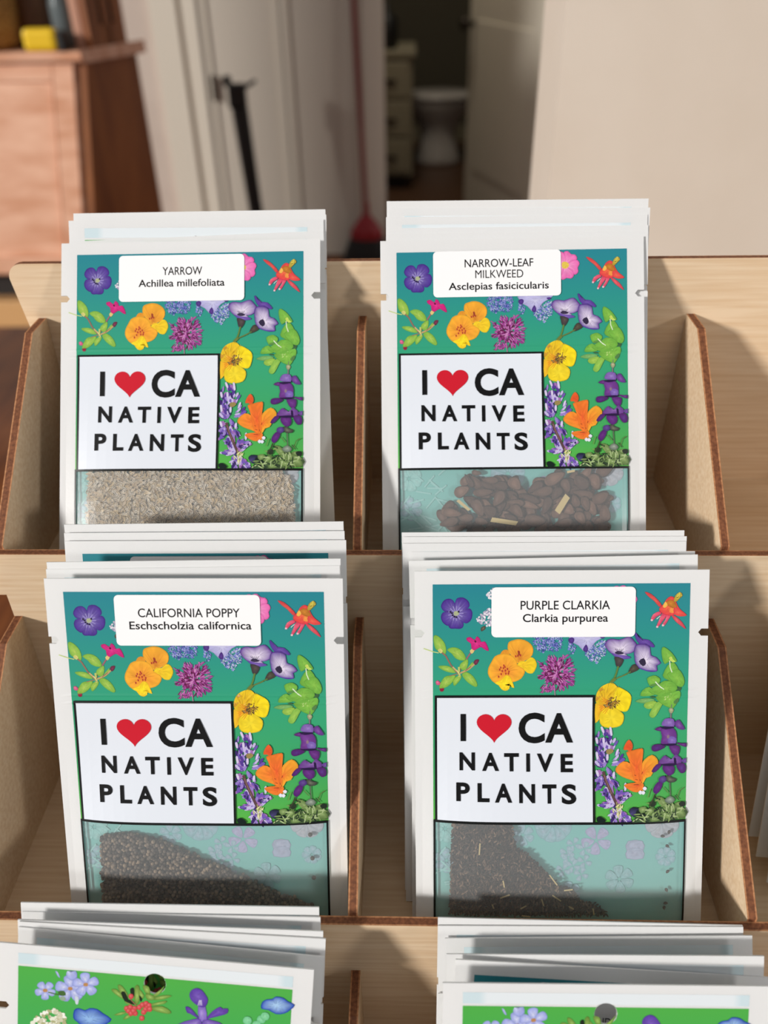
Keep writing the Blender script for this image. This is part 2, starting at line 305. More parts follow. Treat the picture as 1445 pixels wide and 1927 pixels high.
# printed artwork in 1/100 mm from the packet's centre line and top edge: p petals, l strokes, f florets
FRONT_ART = [
["p",[-3731,1462,-3927,1427,-4123,1429,-4227,1269,-4189,1127,-4098,1020,-3955,976,-3831,1018,-3744,1141,-3712,1337],[72,42,140],[158,146,208],[-3714,1504],1],
["p",[-3731,1462,-3745,1195,-3707,1034,-3634,952,-3456,937,-3297,1031,-3227,1155,-3247,1298,-3427,1388,-3606,1461],[72,42,140],[158,146,208],[-3714,1504],1],
["p",[-3642,1461,-3409,1370,-3230,1326,-3124,1458,-3145,1690,-3254,1834,-3380,1864,-3504,1764,-3644,1586],[72,42,140],[158,146,208],[-3714,1504],1],
["p",[-3715,1533,-3521,1728,-3433,1853,-3453,1997,-3562,2062,-3723,2052,-3884,2053,-3965,1964,-3916,1820,-3805,1623],[72,42,140],[158,146,208],[-3714,1504],1],
["p",[-3733,1533,-3981,1446,-4160,1465,-4234,1626,-4184,1804,-4078,1911,-3972,1946,-3862,1802,-3734,1622],[72,42,140],[158,146,208],[-3714,1504],1],
["l",[-3618,1504,-3439,1503],[165,155,212],22],
["l",[-3629,1545,-3472,1627],[165,155,212],22],
["l",[-3658,1578,-3558,1724],[165,155,212],22],
["l",[-3698,1593,-3679,1770],[165,155,212],22],
["l",[-3740,1588,-3806,1756],[165,155,212],22],
["l",[-3775,1564,-3910,1684],[165,155,212],22],
["l",[-3794,1526,-3968,1571],[165,155,212],22],
["l",[-3794,1484,-3966,1443],[165,155,212],22],
["l",[-3773,1446,-3905,1329],[165,155,212],22],
["l",[-3738,1421,-3799,1255],[165,155,212],22],
["l",[-3695,1416,-3671,1239],[165,155,212],22],
["l",[-3655,1430,-3552,1283],[165,155,212],22],
["l",[-3628,1462,-3468,1378],[165,155,212],22],
["p",[-3767,1444,-3642,1425,-3589,1514,-3662,1586,-3769,1569],[170,178,140],None,None,1],
["p",[-3920,1424,-3863,1423,-3864,1480,-3921,1481],[38,28,60],None,None,1],
["p",[-3843,1541,-3786,1541,-3787,1598,-3844,1598],[38,28,60],None,None,1],
["p",[-3780,1594,-3723,1594,-3724,1651,-3781,1651],[38,28,60],None,None,1],
["p",[-3709,1612,-3652,1611,-3653,1668,-3710,1669],[38,28,60],None,None,1],
["p",[-3867,1470,-3810,1469,-3811,1527,-3868,1527],[38,28,60],None,None,1],
["p",[-3634,1415,-3577,1414,-3578,1471,-3635,1472],[38,28,60],None,None,1],
["f",[-2617,849,-2455,635,-2169,615,-2172,1041,-2458,1025,-2600,902],[[222,216,226],[186,178,198],[240,236,240]],70,101,79,"r",None],
["f",[-2966,1689,-2749,1473,-2461,1292,-2031,1289,-2036,2042,-2467,1991,-2682,1938,-2931,1796],[[222,216,226],[186,178,198],[240,236,240],[160,150,178]],170,101,72,"r",None],
["p",[-2808,2011,-2682,1956,-2665,2064,-2792,2154,-2827,2101],[70,60,50],[130,120,100],[-2737,2046],1],
["l",[-4847,2761,-4509,2879,-4312,2921],[196,214,130],32],
["p",[-4498,2345,-4407,2279,-4230,2397,-4090,2595,-4041,2847,-4097,2974,-4239,2867,-4382,2813,-4469,2669],[126,178,66],[180,206,96],[-4273,2643],1],
["p",[-4022,2811,-3841,2720,-3626,2755,-3466,2881,-3360,3061,-3380,3189,-3560,3190,-3739,3100,-3845,2955],[126,178,66],[180,206,96],[-3649,2962],1],
["p",[-4339,3412,-4176,3374,-3924,3410,-3764,3537,-3712,3646,-3928,3629,-4179,3538],[126,178,66],[180,206,96],[-4003,3506],1],
["p",[-3582,3445,-3544,3317,-3416,3207,-3289,3152,-3274,3316,-3349,3535,-3493,3535],[126,178,66],[180,206,96],[-3421,3358],1],
["p",[-3368,3590,-3238,3388,-3092,3242,-3131,3424,-3241,3552],[126,178,66],[180,206,96],[-3214,3439],1],
["p",[-3496,3700,-3350,3608,-3170,3698,-3027,3862,-2939,4082,-3013,4156,-3211,4047,-3372,3901],[126,178,66],[180,206,96],[-3197,3881],1],
["p",[-3641,3755,-3787,3866,-3808,4012,-3755,4115,-3608,3975,-3516,3828,-3514,3736],[126,178,66],[180,206,96],[-3661,3898],1],
["p",[-3713,3737,-3930,3738,-4111,3794,-4260,4014,-4299,4161,-4227,4216,-4009,4141,-3825,3976],[126,178,66],[180,206,96],[-4047,3972],1],
["l",[-4311,2867,-4204,2903,-4062,3029,-3887,3355,-3711,3573,-3586,3682],[146,108,92],54],
["p",[-4346,2831,-4255,2758,-4167,2848,-4240,2939],[205,200,120],None,None,1],
["l",[-3585,3664,-3367,3571,-3167,3443,-3021,3296],[190,160,110],61],
["l",[-3367,3571,-3166,3406],[140,80,90],25],
["l",[-3930,3756,-3585,3664],[160,110,90],29],
["l",[-3817,3427,-3603,3645],[200,180,120],50],
["l",[-3600,3426,-3587,3792],[186,196,110],72],
["l",[-3529,3481,-3605,3755],[130,90,70],18],
["l",[-3674,3536,-3550,3737],[225,220,150],22],
["l",[-3336,3152,-3252,3025,-3167,2897],[158,96,110],50],
["p",[-3210,2843,-3086,2752,-3044,2835,-3143,2959],[222,192,124],None,None,1],
["p",[-3333,2392,-3189,2355,-3047,2462,-2973,2328,-2866,2407,-2814,2533,-2688,2514,-2599,2659,-2547,2858,-2690,2804,-2798,2714,-2942,2769,-3051,2835,-3158,2752,-3174,2589,-3299,2500],[196,26,116],[226,60,146],[-2976,2588],1],
["p",[-3054,2480,-2993,2480,-2983,2545,-3041,2545],[96,16,56],None,None,1],
["p",[-3075,3278,-3019,3169,-2893,3161,-2912,3259,-3003,3369],[96,36,62],[140,60,90],[-2984,3260],1],
["p",[-4422,3960,-4348,3915,-4260,3996,-4279,4069,-4388,4070],[205,60,120],[230,150,170],[-4368,3978],1],
["p",[-4282,4205,-4137,4197,-4149,4300,-4247,4315],[150,30,60],None,None,1],
["p",[-2132,2964,-2041,2837,-1897,2818,-1789,2944,-1898,3054,-2079,3037],[224,148,44],None,None,1],
["p",[-1878,2655,-1823,2528,-1678,2472,-1516,2435,-1281,2470,-1065,2614,-975,2795,-1011,3013,-1156,3160,-1319,3233,-1537,3307,-1717,3053,-1861,2872],[243,172,50],[206,122,42],[-1446,3161],1],
["p",[-1556,3399,-1428,3234,-1247,3233,-1065,3086,-920,3158,-848,3341,-884,3505,-993,3671,-1175,3653,-1320,3526,-1465,3490],[240,206,38],[234,186,40],[-1356,3379],1],
["p",[-2442,3239,-2332,3056,-2114,2964,-1897,2963,-1681,3053,-1555,3234,-1519,3380,-1320,3489,-1266,3635,-1394,3856,-1612,3967,-1904,4005,-2158,3969,-2340,4006,-2483,3860,-2572,3677,-2552,3458],[246,176,50],[228,126,50],[-1974,3602],1],
["p",[-2340,4006,-2121,3914,-1938,3730,-1793,3784,-1721,3930,-1632,4188,-1722,4151,-1795,4041,-1814,4225,-1960,4299,-2105,4226,-2195,4098],[246,206,36],[252,232,40],[-1977,4078],1],
["p",[-2034,3346,-1987,3353,-1983,3415,-2027,3419],[176,64,44],None,None,1],
["p",[-1998,3401,-1951,3408,-1948,3470,-1991,3474],[176,64,44],None,None,1],
["p",[-2052,3437,-2005,3445,-2002,3507,-2046,3511],[176,64,44],None,None,1],
["p",[-2143,3420,-2096,3427,-2093,3489,-2136,3493],[176,64,44],None,None,1],
["p",[-2180,3493,-2133,3500,-2129,3562,-2173,3566],[176,64,44],None,None,1],
["p",[-1908,3473,-1861,3480,-1857,3543,-1901,3546],[176,64,44],None,None,1],
["p",[-1854,3564,-1807,3572,-1803,3634,-1847,3638],[176,64,44],None,None,1],
["p",[-2089,3547,-2042,3554,-2039,3617,-2083,3620],[176,64,44],None,None,1],
["p",[-1981,3528,-1933,3536,-1930,3598,-1974,3602],[176,64,44],None,None,1],
["p",[-2126,3657,-2079,3664,-2076,3727,-2120,3730],[176,64,44],None,None,1],
["p",[-1963,3638,-1916,3645,-1913,3708,-1956,3711],[176,64,44],None,None,1],
["p",[-1872,3638,-1825,3645,-1822,3707,-1866,3711],[176,64,44],None,None,1],
["p",[-2218,3749,-2171,3756,-2167,3819,-2211,3822],[176,64,44],None,None,1],
["p",[-1525,2852,-1478,2859,-1474,2921,-1518,2925],[176,64,44],None,None,1],
["p",[-1496,2925,-1449,2932,-1445,2993,-1489,2997],[176,64,44],None,None,1],
["p",[-1543,2998,-1496,3005,-1493,3066,-1536,3070],[176,64,44],None,None,1],
["p",[-1453,2979,-1406,2986,-1402,3048,-1446,3052],[176,64,44],None,None,1],
["p",[-1616,3016,-1569,3023,-1565,3085,-1609,3089],[176,64,44],None,None,1],
["p",[-1517,2863,-1456,2870,-1445,2997,-1500,3016],[150,60,40],None,None,1],
["f",[-956,2179,-992,2577,-848,2794,-630,2938,-485,2828,-268,2900,-14,2826,57,2535,1,2173],[[120,130,206],[172,178,226],[92,96,178],[142,146,214],[70,78,160]],420,94,32,"r",None],
["f",[263,2461,463,2642,518,2750,465,2969,320,3006,265,2824],[[120,130,206],[172,178,226],[80,80,150]],70,86,32,"r",None],
["p",[279,2172,335,2461,408,2569,609,2677,774,2858,938,2912,1117,2674,1261,2510,1513,2363,1584,2164],[170,166,214],[206,204,234],[934,2457],1],
["f",[792,2931,1010,2820,1262,2565,1515,2454,1590,2672,1558,3000,1414,3183,1270,3330,1050,3222,903,3076],[[120,130,206],[172,178,226],[92,96,178],[190,200,220]],260,94,32,"r",None],
["p",[244,2461,353,2381,462,2424,444,2551,336,2606],[70,42,120],[96,66,150],[368,2485],1],
["p",[773,2804,881,2632,955,2784,920,2912,828,2894],[70,42,120],[96,66,150],[871,2805],1],
["p",[1350,2364,1459,2327,1550,2363,1460,2436],[70,42,120],[96,66,150],[1455,2373],1],
["f",[-812,3231,-521,3412,-449,3083,-231,3009,-13,3154,77,2971,278,3043,388,3298,499,3517,428,3811,466,4069,248,4217,29,4255,-264,4330,-702,4332,-629,4000,-775,3780,-593,3632],[[148,58,138],[174,84,160],[110,26,86],[190,110,176]],330,223,47,"c",[-138,3667]],
["f",[-521,3412,-158,3264,207,3409,282,3775,28,4034,-337,4035,-557,3779],[[90,14,62],[120,30,92],[200,130,186],[150,60,140]],120,180,43,"c",[-138,3667]],
["l",[-220,4109,-205,4330,-190,4559],[160,130,150],36],
["p",[2046,1009,1969,742,2050,563,2207,540,2328,657,2481,680,2563,828,2427,997,2172,1080],[228,104,176],[244,170,212],[2118,1029],1],
["p",[2150,1032,2383,879,2581,901,2653,1043,2580,1192,2605,1344,2489,1466,2282,1388,2122,1172],[228,104,176],[244,170,212],[2154,1106],1],
["p",[2161,1137,2382,1311,2425,1505,2311,1616,2143,1591,2006,1660,1851,1587,1862,1369,2017,1153],[228,104,176],[244,170,212],[2091,1163],1],
["p",[2064,1179,1967,1440,1794,1538,1652,1464,1623,1299,1514,1190,1535,1023,1747,967,2003,1049],[228,104,176],[244,170,212],[2017,1121],1],
["p",[1993,1100,1712,1088,1564,955,1591,799,1739,722,1808,587,1975,556,2096,738,2099,1004],[228,104,176],[244,170,212],[2033,1039],1],
["p",[1965,992,2080,945,2211,1001,2235,1133,2114,1224,1976,1182],[226,196,84],None,None,1],
["p",[2901,771,3119,840,3378,1071,3509,1250,3419,1304,3233,1090,3049,948],[206,60,70],[234,104,84],[3269,1072],1],
["p",[3423,1466,3207,1576,3132,1774,3212,1792,3318,1665,3498,1556],[214,66,100],[238,120,140],[3207,1576],1],
["p",[3534,1537,3429,1754,3326,2026,3399,2015,3540,1826,3681,1608],[214,66,100],[238,120,140],[3429,1754],1],
["p",[3680,1572,3648,1753,3525,1953,3617,1977,3757,1752,3826,1607],[214,66,100],[238,120,140],[3648,1753],1],
["p",[3844,1589,3991,1642,4233,1858,4368,2092,4238,2021,4014,1841,3901,1697],[208,62,82],[236,110,110],[4049,1787],1],
["p",[3420,1358,3562,1213,3667,1033,3809,932,3937,978,3976,1067,4072,1282,4185,1425,4390,1604,4227,1641,3971,1588,3827,1626,3607,1573,3460,1484],[226,64,72],[234,120,64],[3782,1284],1],
["p",[3616,1177,3776,1050,3941,1103,4036,1282,4002,1390,3819,1319],[176,104,36],[214,140,50],[3816,1194],1],
["p",[3546,1285,3633,1123,3708,1248,3620,1339],[238,186,84],None,None,1],
["p",[3819,1337,4003,1408,3969,1516,3787,1500],[238,150,70],None,None,1],
["p",[3946,1318,4149,1425,4390,1604,4155,1649,3934,1553],[226,66,70],[238,110,84],[4078,1498],1],
["p",[3922,1103,3972,906,4132,779,4226,904,4102,1030,4014,1120],[170,146,50],[206,190,80],[4063,941],1],
["f",[3955,959,4132,779,4226,904,4066,1030],[[220,206,90],[140,120,40]],24,65,29,"r",None],
["l",[3463,1628,3338,1737],[220,230,224],25],
["p",[3135,1746,3200,1745,3201,1803,3136,1803],[232,190,200],None,None,1],
["p",[3329,1987,3395,1986,3396,2044,3330,2044],[232,190,200],None,None,1],
["p",[3528,1935,3594,1934,3595,1992,3530,1992],[232,190,200],None,None,1],
["p",[2566,2230,2620,2212,2696,2357,2825,2447,3081,2481,3287,2699,3196,2754,2975,2628,2756,2629,2625,2448],[84,54,146],[120,90,176],[2937,2555],1],
["p",[1535,2636,1624,2472,1805,2434,2024,2469,2241,2395,2423,2369,2571,2521,2665,2666,2578,2885,2397,2977,2251,2996,2436,3142,2108,3162,1887,3053,1702,2908,1592,2781],[104,66,152],[232,222,240],[2102,2833],1],
["p",[1776,2944,2032,3016,2325,3044,2465,3127,2144,3180,1924,3108],[92,66,158],[140,110,190],[2106,3089],1],
["p",[1885,2944,1994,2870,2140,2906,2214,2967,2032,3005],[50,40,70],None,None,1],
["l",[2050,2961,1901,2798],[60,50,80],18],
["l",[2050,2961,1974,2797],[60,50,80],18],
["l",[2050,2961,2047,2797],[60,50,80],18],
["l",[2050,2961,2120,2796],[60,50,80],18],
["l",[2050,2961,2193,2796],[60,50,80],18],
["p",[2560,2885,2610,2666,2755,2622,2938,2628,3123,2736,3166,3028,3350,3101,3520,3320,3376,3412,3398,3596,3178,3634,2957,3580,2772,3507,2622,3324,2582,3104],[96,62,150],[234,224,242],[2987,3249],1],
["p",[2738,3250,2912,3132,2996,3322,2888,3426],[48,38,66],None,None,1],
["l",[2586,3361,2772,3489,2994,3580,3362,3607],[84,58,160],32],
["p",[1887,3071,2180,3150,2183,3290,2058,3474,1947,3419,1908,3254],[58,52,56],[96,84,80],[2054,3217],1],
["l",[2020,3419,1951,3695,1898,3842,1736,4009],[98,128,58],58],
["p",[2586,3343,2765,3514,2555,3648,2372,3685,2442,3472],[60,56,52],[98,92,72],[2552,3508],1],
["l",[2463,3619,2190,3767,1881,3897],[92,122,60],43],
["p",[2652,4683,2854,4594,3114,4579,3318,4622,3291,4695,2973,4775,2711,4726],[104,160,90],[140,188,110],[3000,4667],1],
["p",[2945,4828,3030,4740,3290,4681,3408,4739,3324,4915,3122,4974,2976,4916],[140,184,72],[170,204,90],[3149,4842],1],
["p",[3294,4856,3436,4709,3611,4753,3529,4944,3389,5209,3275,5297,3157,5239,3155,5121],[130,182,74],[164,204,90],[3355,5003],1],
["p",[3527,2844,3580,2734,3709,2788,3896,2951,4068,3207,4033,3281,3830,3245,3649,3356,3552,3100],[108,172,64],[140,194,78],[3760,3056],1],
["p",[3586,3761,3760,3392,3941,3281,4054,3391,4132,3538,4174,3759,3959,3981,3736,3908],[108,172,64],[140,194,78],[3918,3626],1],
["p",[3732,3724,3949,3575,4132,3538,4284,3721,4365,3980,4296,4165,4148,4166,3960,4018],[108,172,64],[140,194,78],[4108,3861],1],
["p",[3037,3874,3182,3781,3328,3762,3496,3872,3481,4020,3262,4095,3134,4133],[108,172,64],[140,194,78],[3274,3934],1],
["p",[2809,4486,2898,4282,3116,4170,3304,4317,3307,4466,3013,4504],[108,172,64],[140,194,78],[3074,4371],1],
["p",[3082,4318,3482,4057,3663,3946,3922,3982,4073,4092,4113,4240,3969,4389,3677,4502,3381,4466],[108,172,64],[140,194,78],[3707,4221],1],
["p",[3345,4540,3601,4428,3968,4352,4189,4314,4231,4500,4126,4724,3984,4948,3797,4911,3535,4763],[108,172,64],[140,194,78],[3864,4609],1],
["p",[4096,4277,4167,4166,4260,4221,4172,4351],[60,96,60],None,None,1],
["p",[3142,4520,3287,4505,3346,4563,3230,4570],[60,100,60],None,None,1],
["p",[3988,4708,4159,4561,4162,4707,4048,4795],[84,126,70],None,None,1],
["p",[3170,4096,3481,4020,3483,4094,3190,4170],[90,140,70],None,None,1],
["l",[3822,3227,3843,3465,3914,3649],[216,232,200],36],
["l",[3333,3984,3484,4150,3634,4261],[226,238,214],36],
["p",[3791,3135,3881,3080,3939,3189,4033,3262,3905,3281],[196,216,100],None,None,1],
["f",[3606,4504,3894,4415,3899,4620,3667,4650],[[206,226,150],[176,210,120]],12,62,28,"r",None],
["l",[3927,4810,3913,4972],[110,116,104],31],
["p",[3821,5016,3863,4943,3950,4942,4002,5016,3955,5119,3883,5148],[140,140,110],[206,204,160],[3908,5001],1],
["l",[3905,5119,3902,5325],[120,116,120],51],
["p",[1230,4775,1409,4774,1585,4920,1444,5213,1238,5479],[238,192,40],[236,150,36],[1497,4862],1],
["p",[1247,4483,1346,4250,1517,4104,1804,4010,1964,4131,1985,4189,1955,4480,1813,4685,1554,4803,1352,4804,1250,4716],[232,196,36],[226,170,36],[1553,4657],1],
["p",[1256,4454,1360,4264,1517,4133,1548,4278,1478,4453,1378,4570,1258,4687],[196,144,44],None,None,1],
["p",[1385,5155,1556,4935,1844,4846,2079,5021,2241,5182,2230,5417,2116,5580,1855,5645,1565,5625,1403,5478],[236,206,36],[240,216,50],[1792,5271],1],
["p",[1979,4175,2211,4247,2445,4420,2501,4625,2425,4947,2311,5064,2108,5036,1932,4890,1813,4700,1896,4452],[246,220,26],[238,206,36],[1986,4655],1],
["f",[1610,4657,1753,4539,1984,4539,2103,4714,1989,4860,1817,4978,1613,4861],[[120,88,40],[166,120,46],[90,66,36],[140,110,60]],90,113,34,"c",[1828,4729]],
["l",[1710,4684,1473,4549],[226,130,30],17],
["l",[1692,4703,1420,4607],[226,130,30],17],
["l",[1679,4726,1381,4675],[226,130,30],17],
["l",[1672,4751,1358,4751],[226,130,30],17],
["l",[1670,4777,1353,4830],[226,130,30],17],
["l",[1674,4804,1365,4909],[226,130,30],17],
["l",[1684,4828,1395,4983],[226,130,30],17],
["l",[1699,4850,1440,5048],[226,130,30],17],
["l",[1719,4868,1499,5102],[226,130,30],17],
["l",[1742,4881,1568,5141],[226,130,30],17],
["l",[1931,3870,1775,4016],[110,126,60],85],
["l",[1775,3987,1931,3870,2318,3709],[104,120,60],40],
["l",[1689,4031,1636,4394],[190,160,40],14],
["l",[2036,4131,1868,4481],[200,170,40],14],
["f",[1249,6010,1450,5714,1769,5713,1979,6127,1953,6335,1721,6455,1255,6515],[[112,84,176],[84,56,146],[150,126,200],[196,184,226],[160,110,178],[58,36,104]],46,295,108,"c",[1583,7082]],
["f",[1255,6515,1576,6514,2101,6484,2223,6812,2079,6992,1727,6932,1583,7082,1247,7112],[[112,84,176],[84,56,146],[150,126,200],[196,184,226],[160,110,178],[58,36,104]],44,295,108,"c",[1583,7082]],
["f",[1238,7142,1438,7171,1729,7082,1937,7261,1973,7713,1738,7773,1234,7833],[[112,84,176],[84,56,146],[150,126,200],[196,184,226],[160,110,178],[58,36,104]],44,295,108,"c",[1583,7082]],
["f",[1416,7833,1827,7803,2035,7985,2298,7834,2478,8045,2216,8257,2042,8439,1598,8317,1565,8045],[[112,84,176],[84,56,146],[150,126,200],[196,184,226],[160,110,178],[58,36,104]],44,295,108,"c",[1863,8318]],
["f",[1334,8378,1745,8257,1806,8439,1394,8484],[[112,84,176],[84,56,146],[150,126,200],[196,184,226],[160,110,178],[58,36,104]],12,295,108,"c",[1863,8318]],
["f",[1578,9018,1808,8591,2161,8500,2342,8744,2510,9019],[[112,84,176],[84,56,146],[150,126,200],[196,184,226],[160,110,178],[58,36,104]],34,295,108,"c",[1863,8318]],
["p",[1422,5626,1498,5611,1564,5802,1494,5817],[206,198,230],[226,206,234],[1490,5714],1],
["p",[1728,5648,1803,5628,1847,5896,1778,5917],[206,198,230],[226,206,234],[1785,5772],1],
["p",[1485,6010,1561,5995,1575,6187,1505,6202],[206,198,230],[226,206,234],[1527,6098],1],
["p",[1238,6010,1313,5995,1342,6188,1272,6203],[206,198,230],[226,206,234],[1287,6099],1],
["p",[2001,6424,2076,6409,2018,6603,1948,6618],[206,198,230],[226,206,234],[2006,6514],1],
["p",[1243,6526,1319,6509,1348,6741,1278,6759],[206,198,230],[226,206,234],[1293,6634],1],
["p",[1624,6604,1699,6589,1699,6782,1629,6797],[206,198,230],[226,206,234],[1658,6693],1],
["p",[1236,7172,1312,7157,1369,7351,1299,7367],[206,198,230],[226,206,234],[1300,7261],1],
["p",[1851,7231,1927,7216,1913,7412,1842,7427],[206,198,230],[226,206,234],[1879,7321],1],
["p",[2254,7634,2330,7616,2322,7852,2251,7870],[206,198,230],[226,206,234],[2285,7743],1],
["p",[1499,8345,1575,8342,1764,8381,1693,8384],[206,198,230],[226,206,234],[1628,8363],1],
["l",[1511,7201,1588,7502,1739,7833,1876,8136,1997,8409],[92,66,70],102],
["l",[1542,7321,1663,7652,1800,7984],[140,104,96],28],
["p",[1633,6425,1808,6395,1882,6484,1752,6588,1635,6559],[150,132,80],None,None,1],
["f",[1808,8561,1981,8318,2190,8440,2134,8683,2048,8866],[[226,226,160],[190,190,110],[240,240,210]],26,198,34,"c",[2019,8896]],
["p",[2231,6424,2301,6216,2430,6067,2549,6216,2552,6394,2452,6489,2363,6439],[226,92,42],[216,74,40],[2420,6335],1],
["p",[1951,7201,1992,7021,2223,6836,2488,6931,2729,7231,2765,7592,2498,7502,2173,7382],[242,146,46],[234,98,46],[2610,7171],1],
["p",[2871,6991,3013,6752,3244,6617,3423,6751,3463,6931,3315,7171,3202,7381,3027,7442,2884,7653],[244,168,46],[236,104,46],[2905,7261],1],
["p",[2237,7683,2500,7607,2853,7607,2949,7683,2888,7864,2683,7940,2446,7864],[240,130,46],[224,84,44],[2737,7683],1],
["p",[2335,6513,2597,6439,2888,6379,2935,6513,2898,6871,2890,7231,2854,7653,2617,7562,2490,7021,2397,6692],[240,124,42],[230,92,46],[2696,7081],1],
["l",[2807,7472,2823,7547],[120,50,30],20],
["l",[2877,7306,2904,7216],[120,50,30],20],
["l",[2672,7351,2613,7321],[120,50,30],20],
["l",[2734,7502,2645,7478],[120,50,30],20],
["l",[2766,7668,2589,7668],[120,50,30],20],
["p",[2748,7946,2823,7873,2901,7946,2826,8024],[222,224,240],[242,242,250],[2824,7946],1],
["p",[2848,7955,2923,7882,3001,7955,2926,8034],[222,224,240],[242,242,250],[2925,7955],1],
["p",[2904,7810,2979,7737,3057,7810,2982,7888],[222,224,240],[242,242,250],[2981,7810],1],
["p",[2888,7870,2917,7849,2935,7882,2906,7900],[226,170,80],None,None,1],
["l",[3878,7321,3889,7774,3912,8138],[92,100,86],42],
["p",[3732,7412,3819,7351,3969,7442,4124,7502,4091,7593,3974,7623,3796,7593],[58,62,58],[126,130,110],[3882,7502],1],
["p",[3327,5710,3515,5606,3678,5710,3548,5775],[80,30,100],[124,66,152],[3517,5700],1],
["p",[3547,5739,3690,5621,4013,5679,4121,5916,4070,6214,3822,6250,3558,6220,3596,5976],[102,48,132],[136,80,164],[3802,5952],1],
["p",[3788,6036,3932,5946,4110,6035,4085,6228,3851,6250],[112,84,168],[150,122,196],[3953,6099],1],
["p",[3224,6363,3295,6259,3558,6238,3722,6333,3534,6453,3359,6503,3256,6468],[80,30,100],[90,48,136],[3421,6374],1],
["p",[4099,6184,4290,6213,4524,6207,4575,6332,4440,6350,4233,6279],[80,30,100],[124,66,152],[4360,6261],1],
["p",[3837,6267,4057,6273,4235,6332,4212,6571,4097,6667,3947,6548],[88,36,112],[118,62,146],[4064,6443],1],
["p",[3572,5562,3655,5355,3799,5296,3975,5325,4036,5443,4011,5626,3806,5606],[118,84,164],[158,130,200],[3836,5459],1],
["p",[4036,5443,4179,5354,4300,5501,4408,5708,4218,5709,4069,5590],[92,50,130],[140,90,170],[4202,5551],1],
["p",[3471,6931,3570,6751,3714,6631,3776,6781,4040,6751,4095,6601,4215,6691,4305,6781,4281,6966,4044,6931,3781,6967],[104,58,138],[146,108,180],[3936,6798],1],
["p",[3222,7201,3399,6961,3604,6946,3490,7111,3346,7240],[80,30,100],[90,50,136],[3412,7092],1],
["p",[3620,7021,3869,6961,4048,7081,4024,7291,3849,7372,3669,7231],[86,34,112],[116,58,146],[3847,7159],1],
["p",[4119,6961,4368,6924,4496,7080,4436,7261,4290,7297,4162,7141],[80,30,100],[100,60,148],[4312,7111],1],
["p",[4306,6811,4481,6744,4560,6840,4486,6936,4338,6900],[96,60,140],[126,92,170],[4434,6846],1],
["p",[3272,7895,3356,7683,3500,7562,3625,7623,3565,7834,3392,8022],[82,28,110],[112,54,138],[3452,7770],1],
["p",[3470,7532,3526,7406,3702,7381,3771,7532,3620,7629],[76,50,120],[112,84,160],[3618,7496],1],
["p",[3544,5621,3982,5605,4012,5650,3721,5710],[40,20,66],None,None,1],
["p",[3558,6244,4085,6213,4057,6288,3794,6303],[40,20,66],None,None,1],
["p",[3574,6946,4103,6931,4047,7021,3664,7015],[40,20,66],None,None,1],
["p",[4025,6751,4099,6751,4119,6961,4045,6961],[40,20,66],None,None,1],
["p",[3770,5932,3843,5902,3860,6006,3788,6036],[140,116,130],None,None,1],
["p",[1250,8834,1397,8779,1591,8926,1460,9057,1312,9048],[14,32,26],None,None,1],
["p",[2399,8607,2515,8470,2752,8501,2815,8684,2580,8821],[26,34,52],[84,76,134],[2475,8714],1],
["p",[2525,9035,2698,8806,3070,8898,3132,8996,2703,9050],[40,62,42],[84,112,74],[2790,8959],1],
["p",[2694,8562,2933,8684,3089,8806,2908,8944,2669,8806],[18,34,28],None,None,1],
["p",[3109,8593,4501,8564,4505,8907,4126,8955,3117,9021],[72,94,58],None,None,1],
["p",[3394,8107,3602,8137,3813,8320,3967,8564,3941,8716,3669,8502,3458,8319],[96,124,66],[164,188,124],[3692,8380],1],
["p",[3377,8685,3613,8624,3942,8747,4184,8900,3828,8921,3528,8807],[96,124,66],[164,188,124],[3745,8781],1],
["p",[2932,8623,3107,8502,3344,8532,3383,8685,3113,8782],[96,124,66],[164,188,124],[3176,8625],1],
["p",[3994,8442,4262,8473,4477,8748,4499,8901,4213,8876,4059,8686],[96,124,66],[164,188,124],[4250,8687],1],
["p",[4052,8381,4287,8320,4423,8412,4203,8509],[96,124,66],[164,188,124],[4241,8405],1],
["p",[2752,8501,2987,8441,3055,8593,2844,8690],[96,124,66],[164,188,124],[2910,8556],1],
["p",[3174,8874,3410,8807,3596,8930,3236,9005],[96,124,66],[164,188,124],[3354,8904],1],
["p",[3814,8350,4052,8411,4147,8625,4000,8686],[96,124,66],[164,188,124],[4003,8518],1],
["p",[3609,8441,3849,8594,4003,8808,3763,8716],[96,124,66],[164,188,124],[3806,8640],1],
["f",[2525,9019,2753,8562,3395,8137,3813,8320,4472,8564,4496,8916,3829,8961],[[40,58,40],[130,156,92],[96,124,66],[176,196,140],[30,44,32]],70,340,51,"r",None],
["p",[3133,8319,3220,8258,3369,8289,3342,8441,3195,8456],[40,52,36],None,None,1],
["p",[4215,8381,4346,8320,4460,8366,4440,8503,4292,8503],[36,46,36],None,None,1],
["p",[3693,8228,3896,8092,4077,8229,3992,8356,3784,8356],[96,112,96],[180,188,176],[3899,8213],1],
["l",[3120,8441,3278,8198,3348,8016],[58,66,42],51],
["l",[4151,8198,4247,7925,4407,7819],[92,112,60],28],
["l",[3653,7774,3835,7986],[96,124,70],28],
["l",[3182,7834,3085,8137],[104,146,70],34],
["l",[4074,8077,4226,8259],[60,70,50],34]]
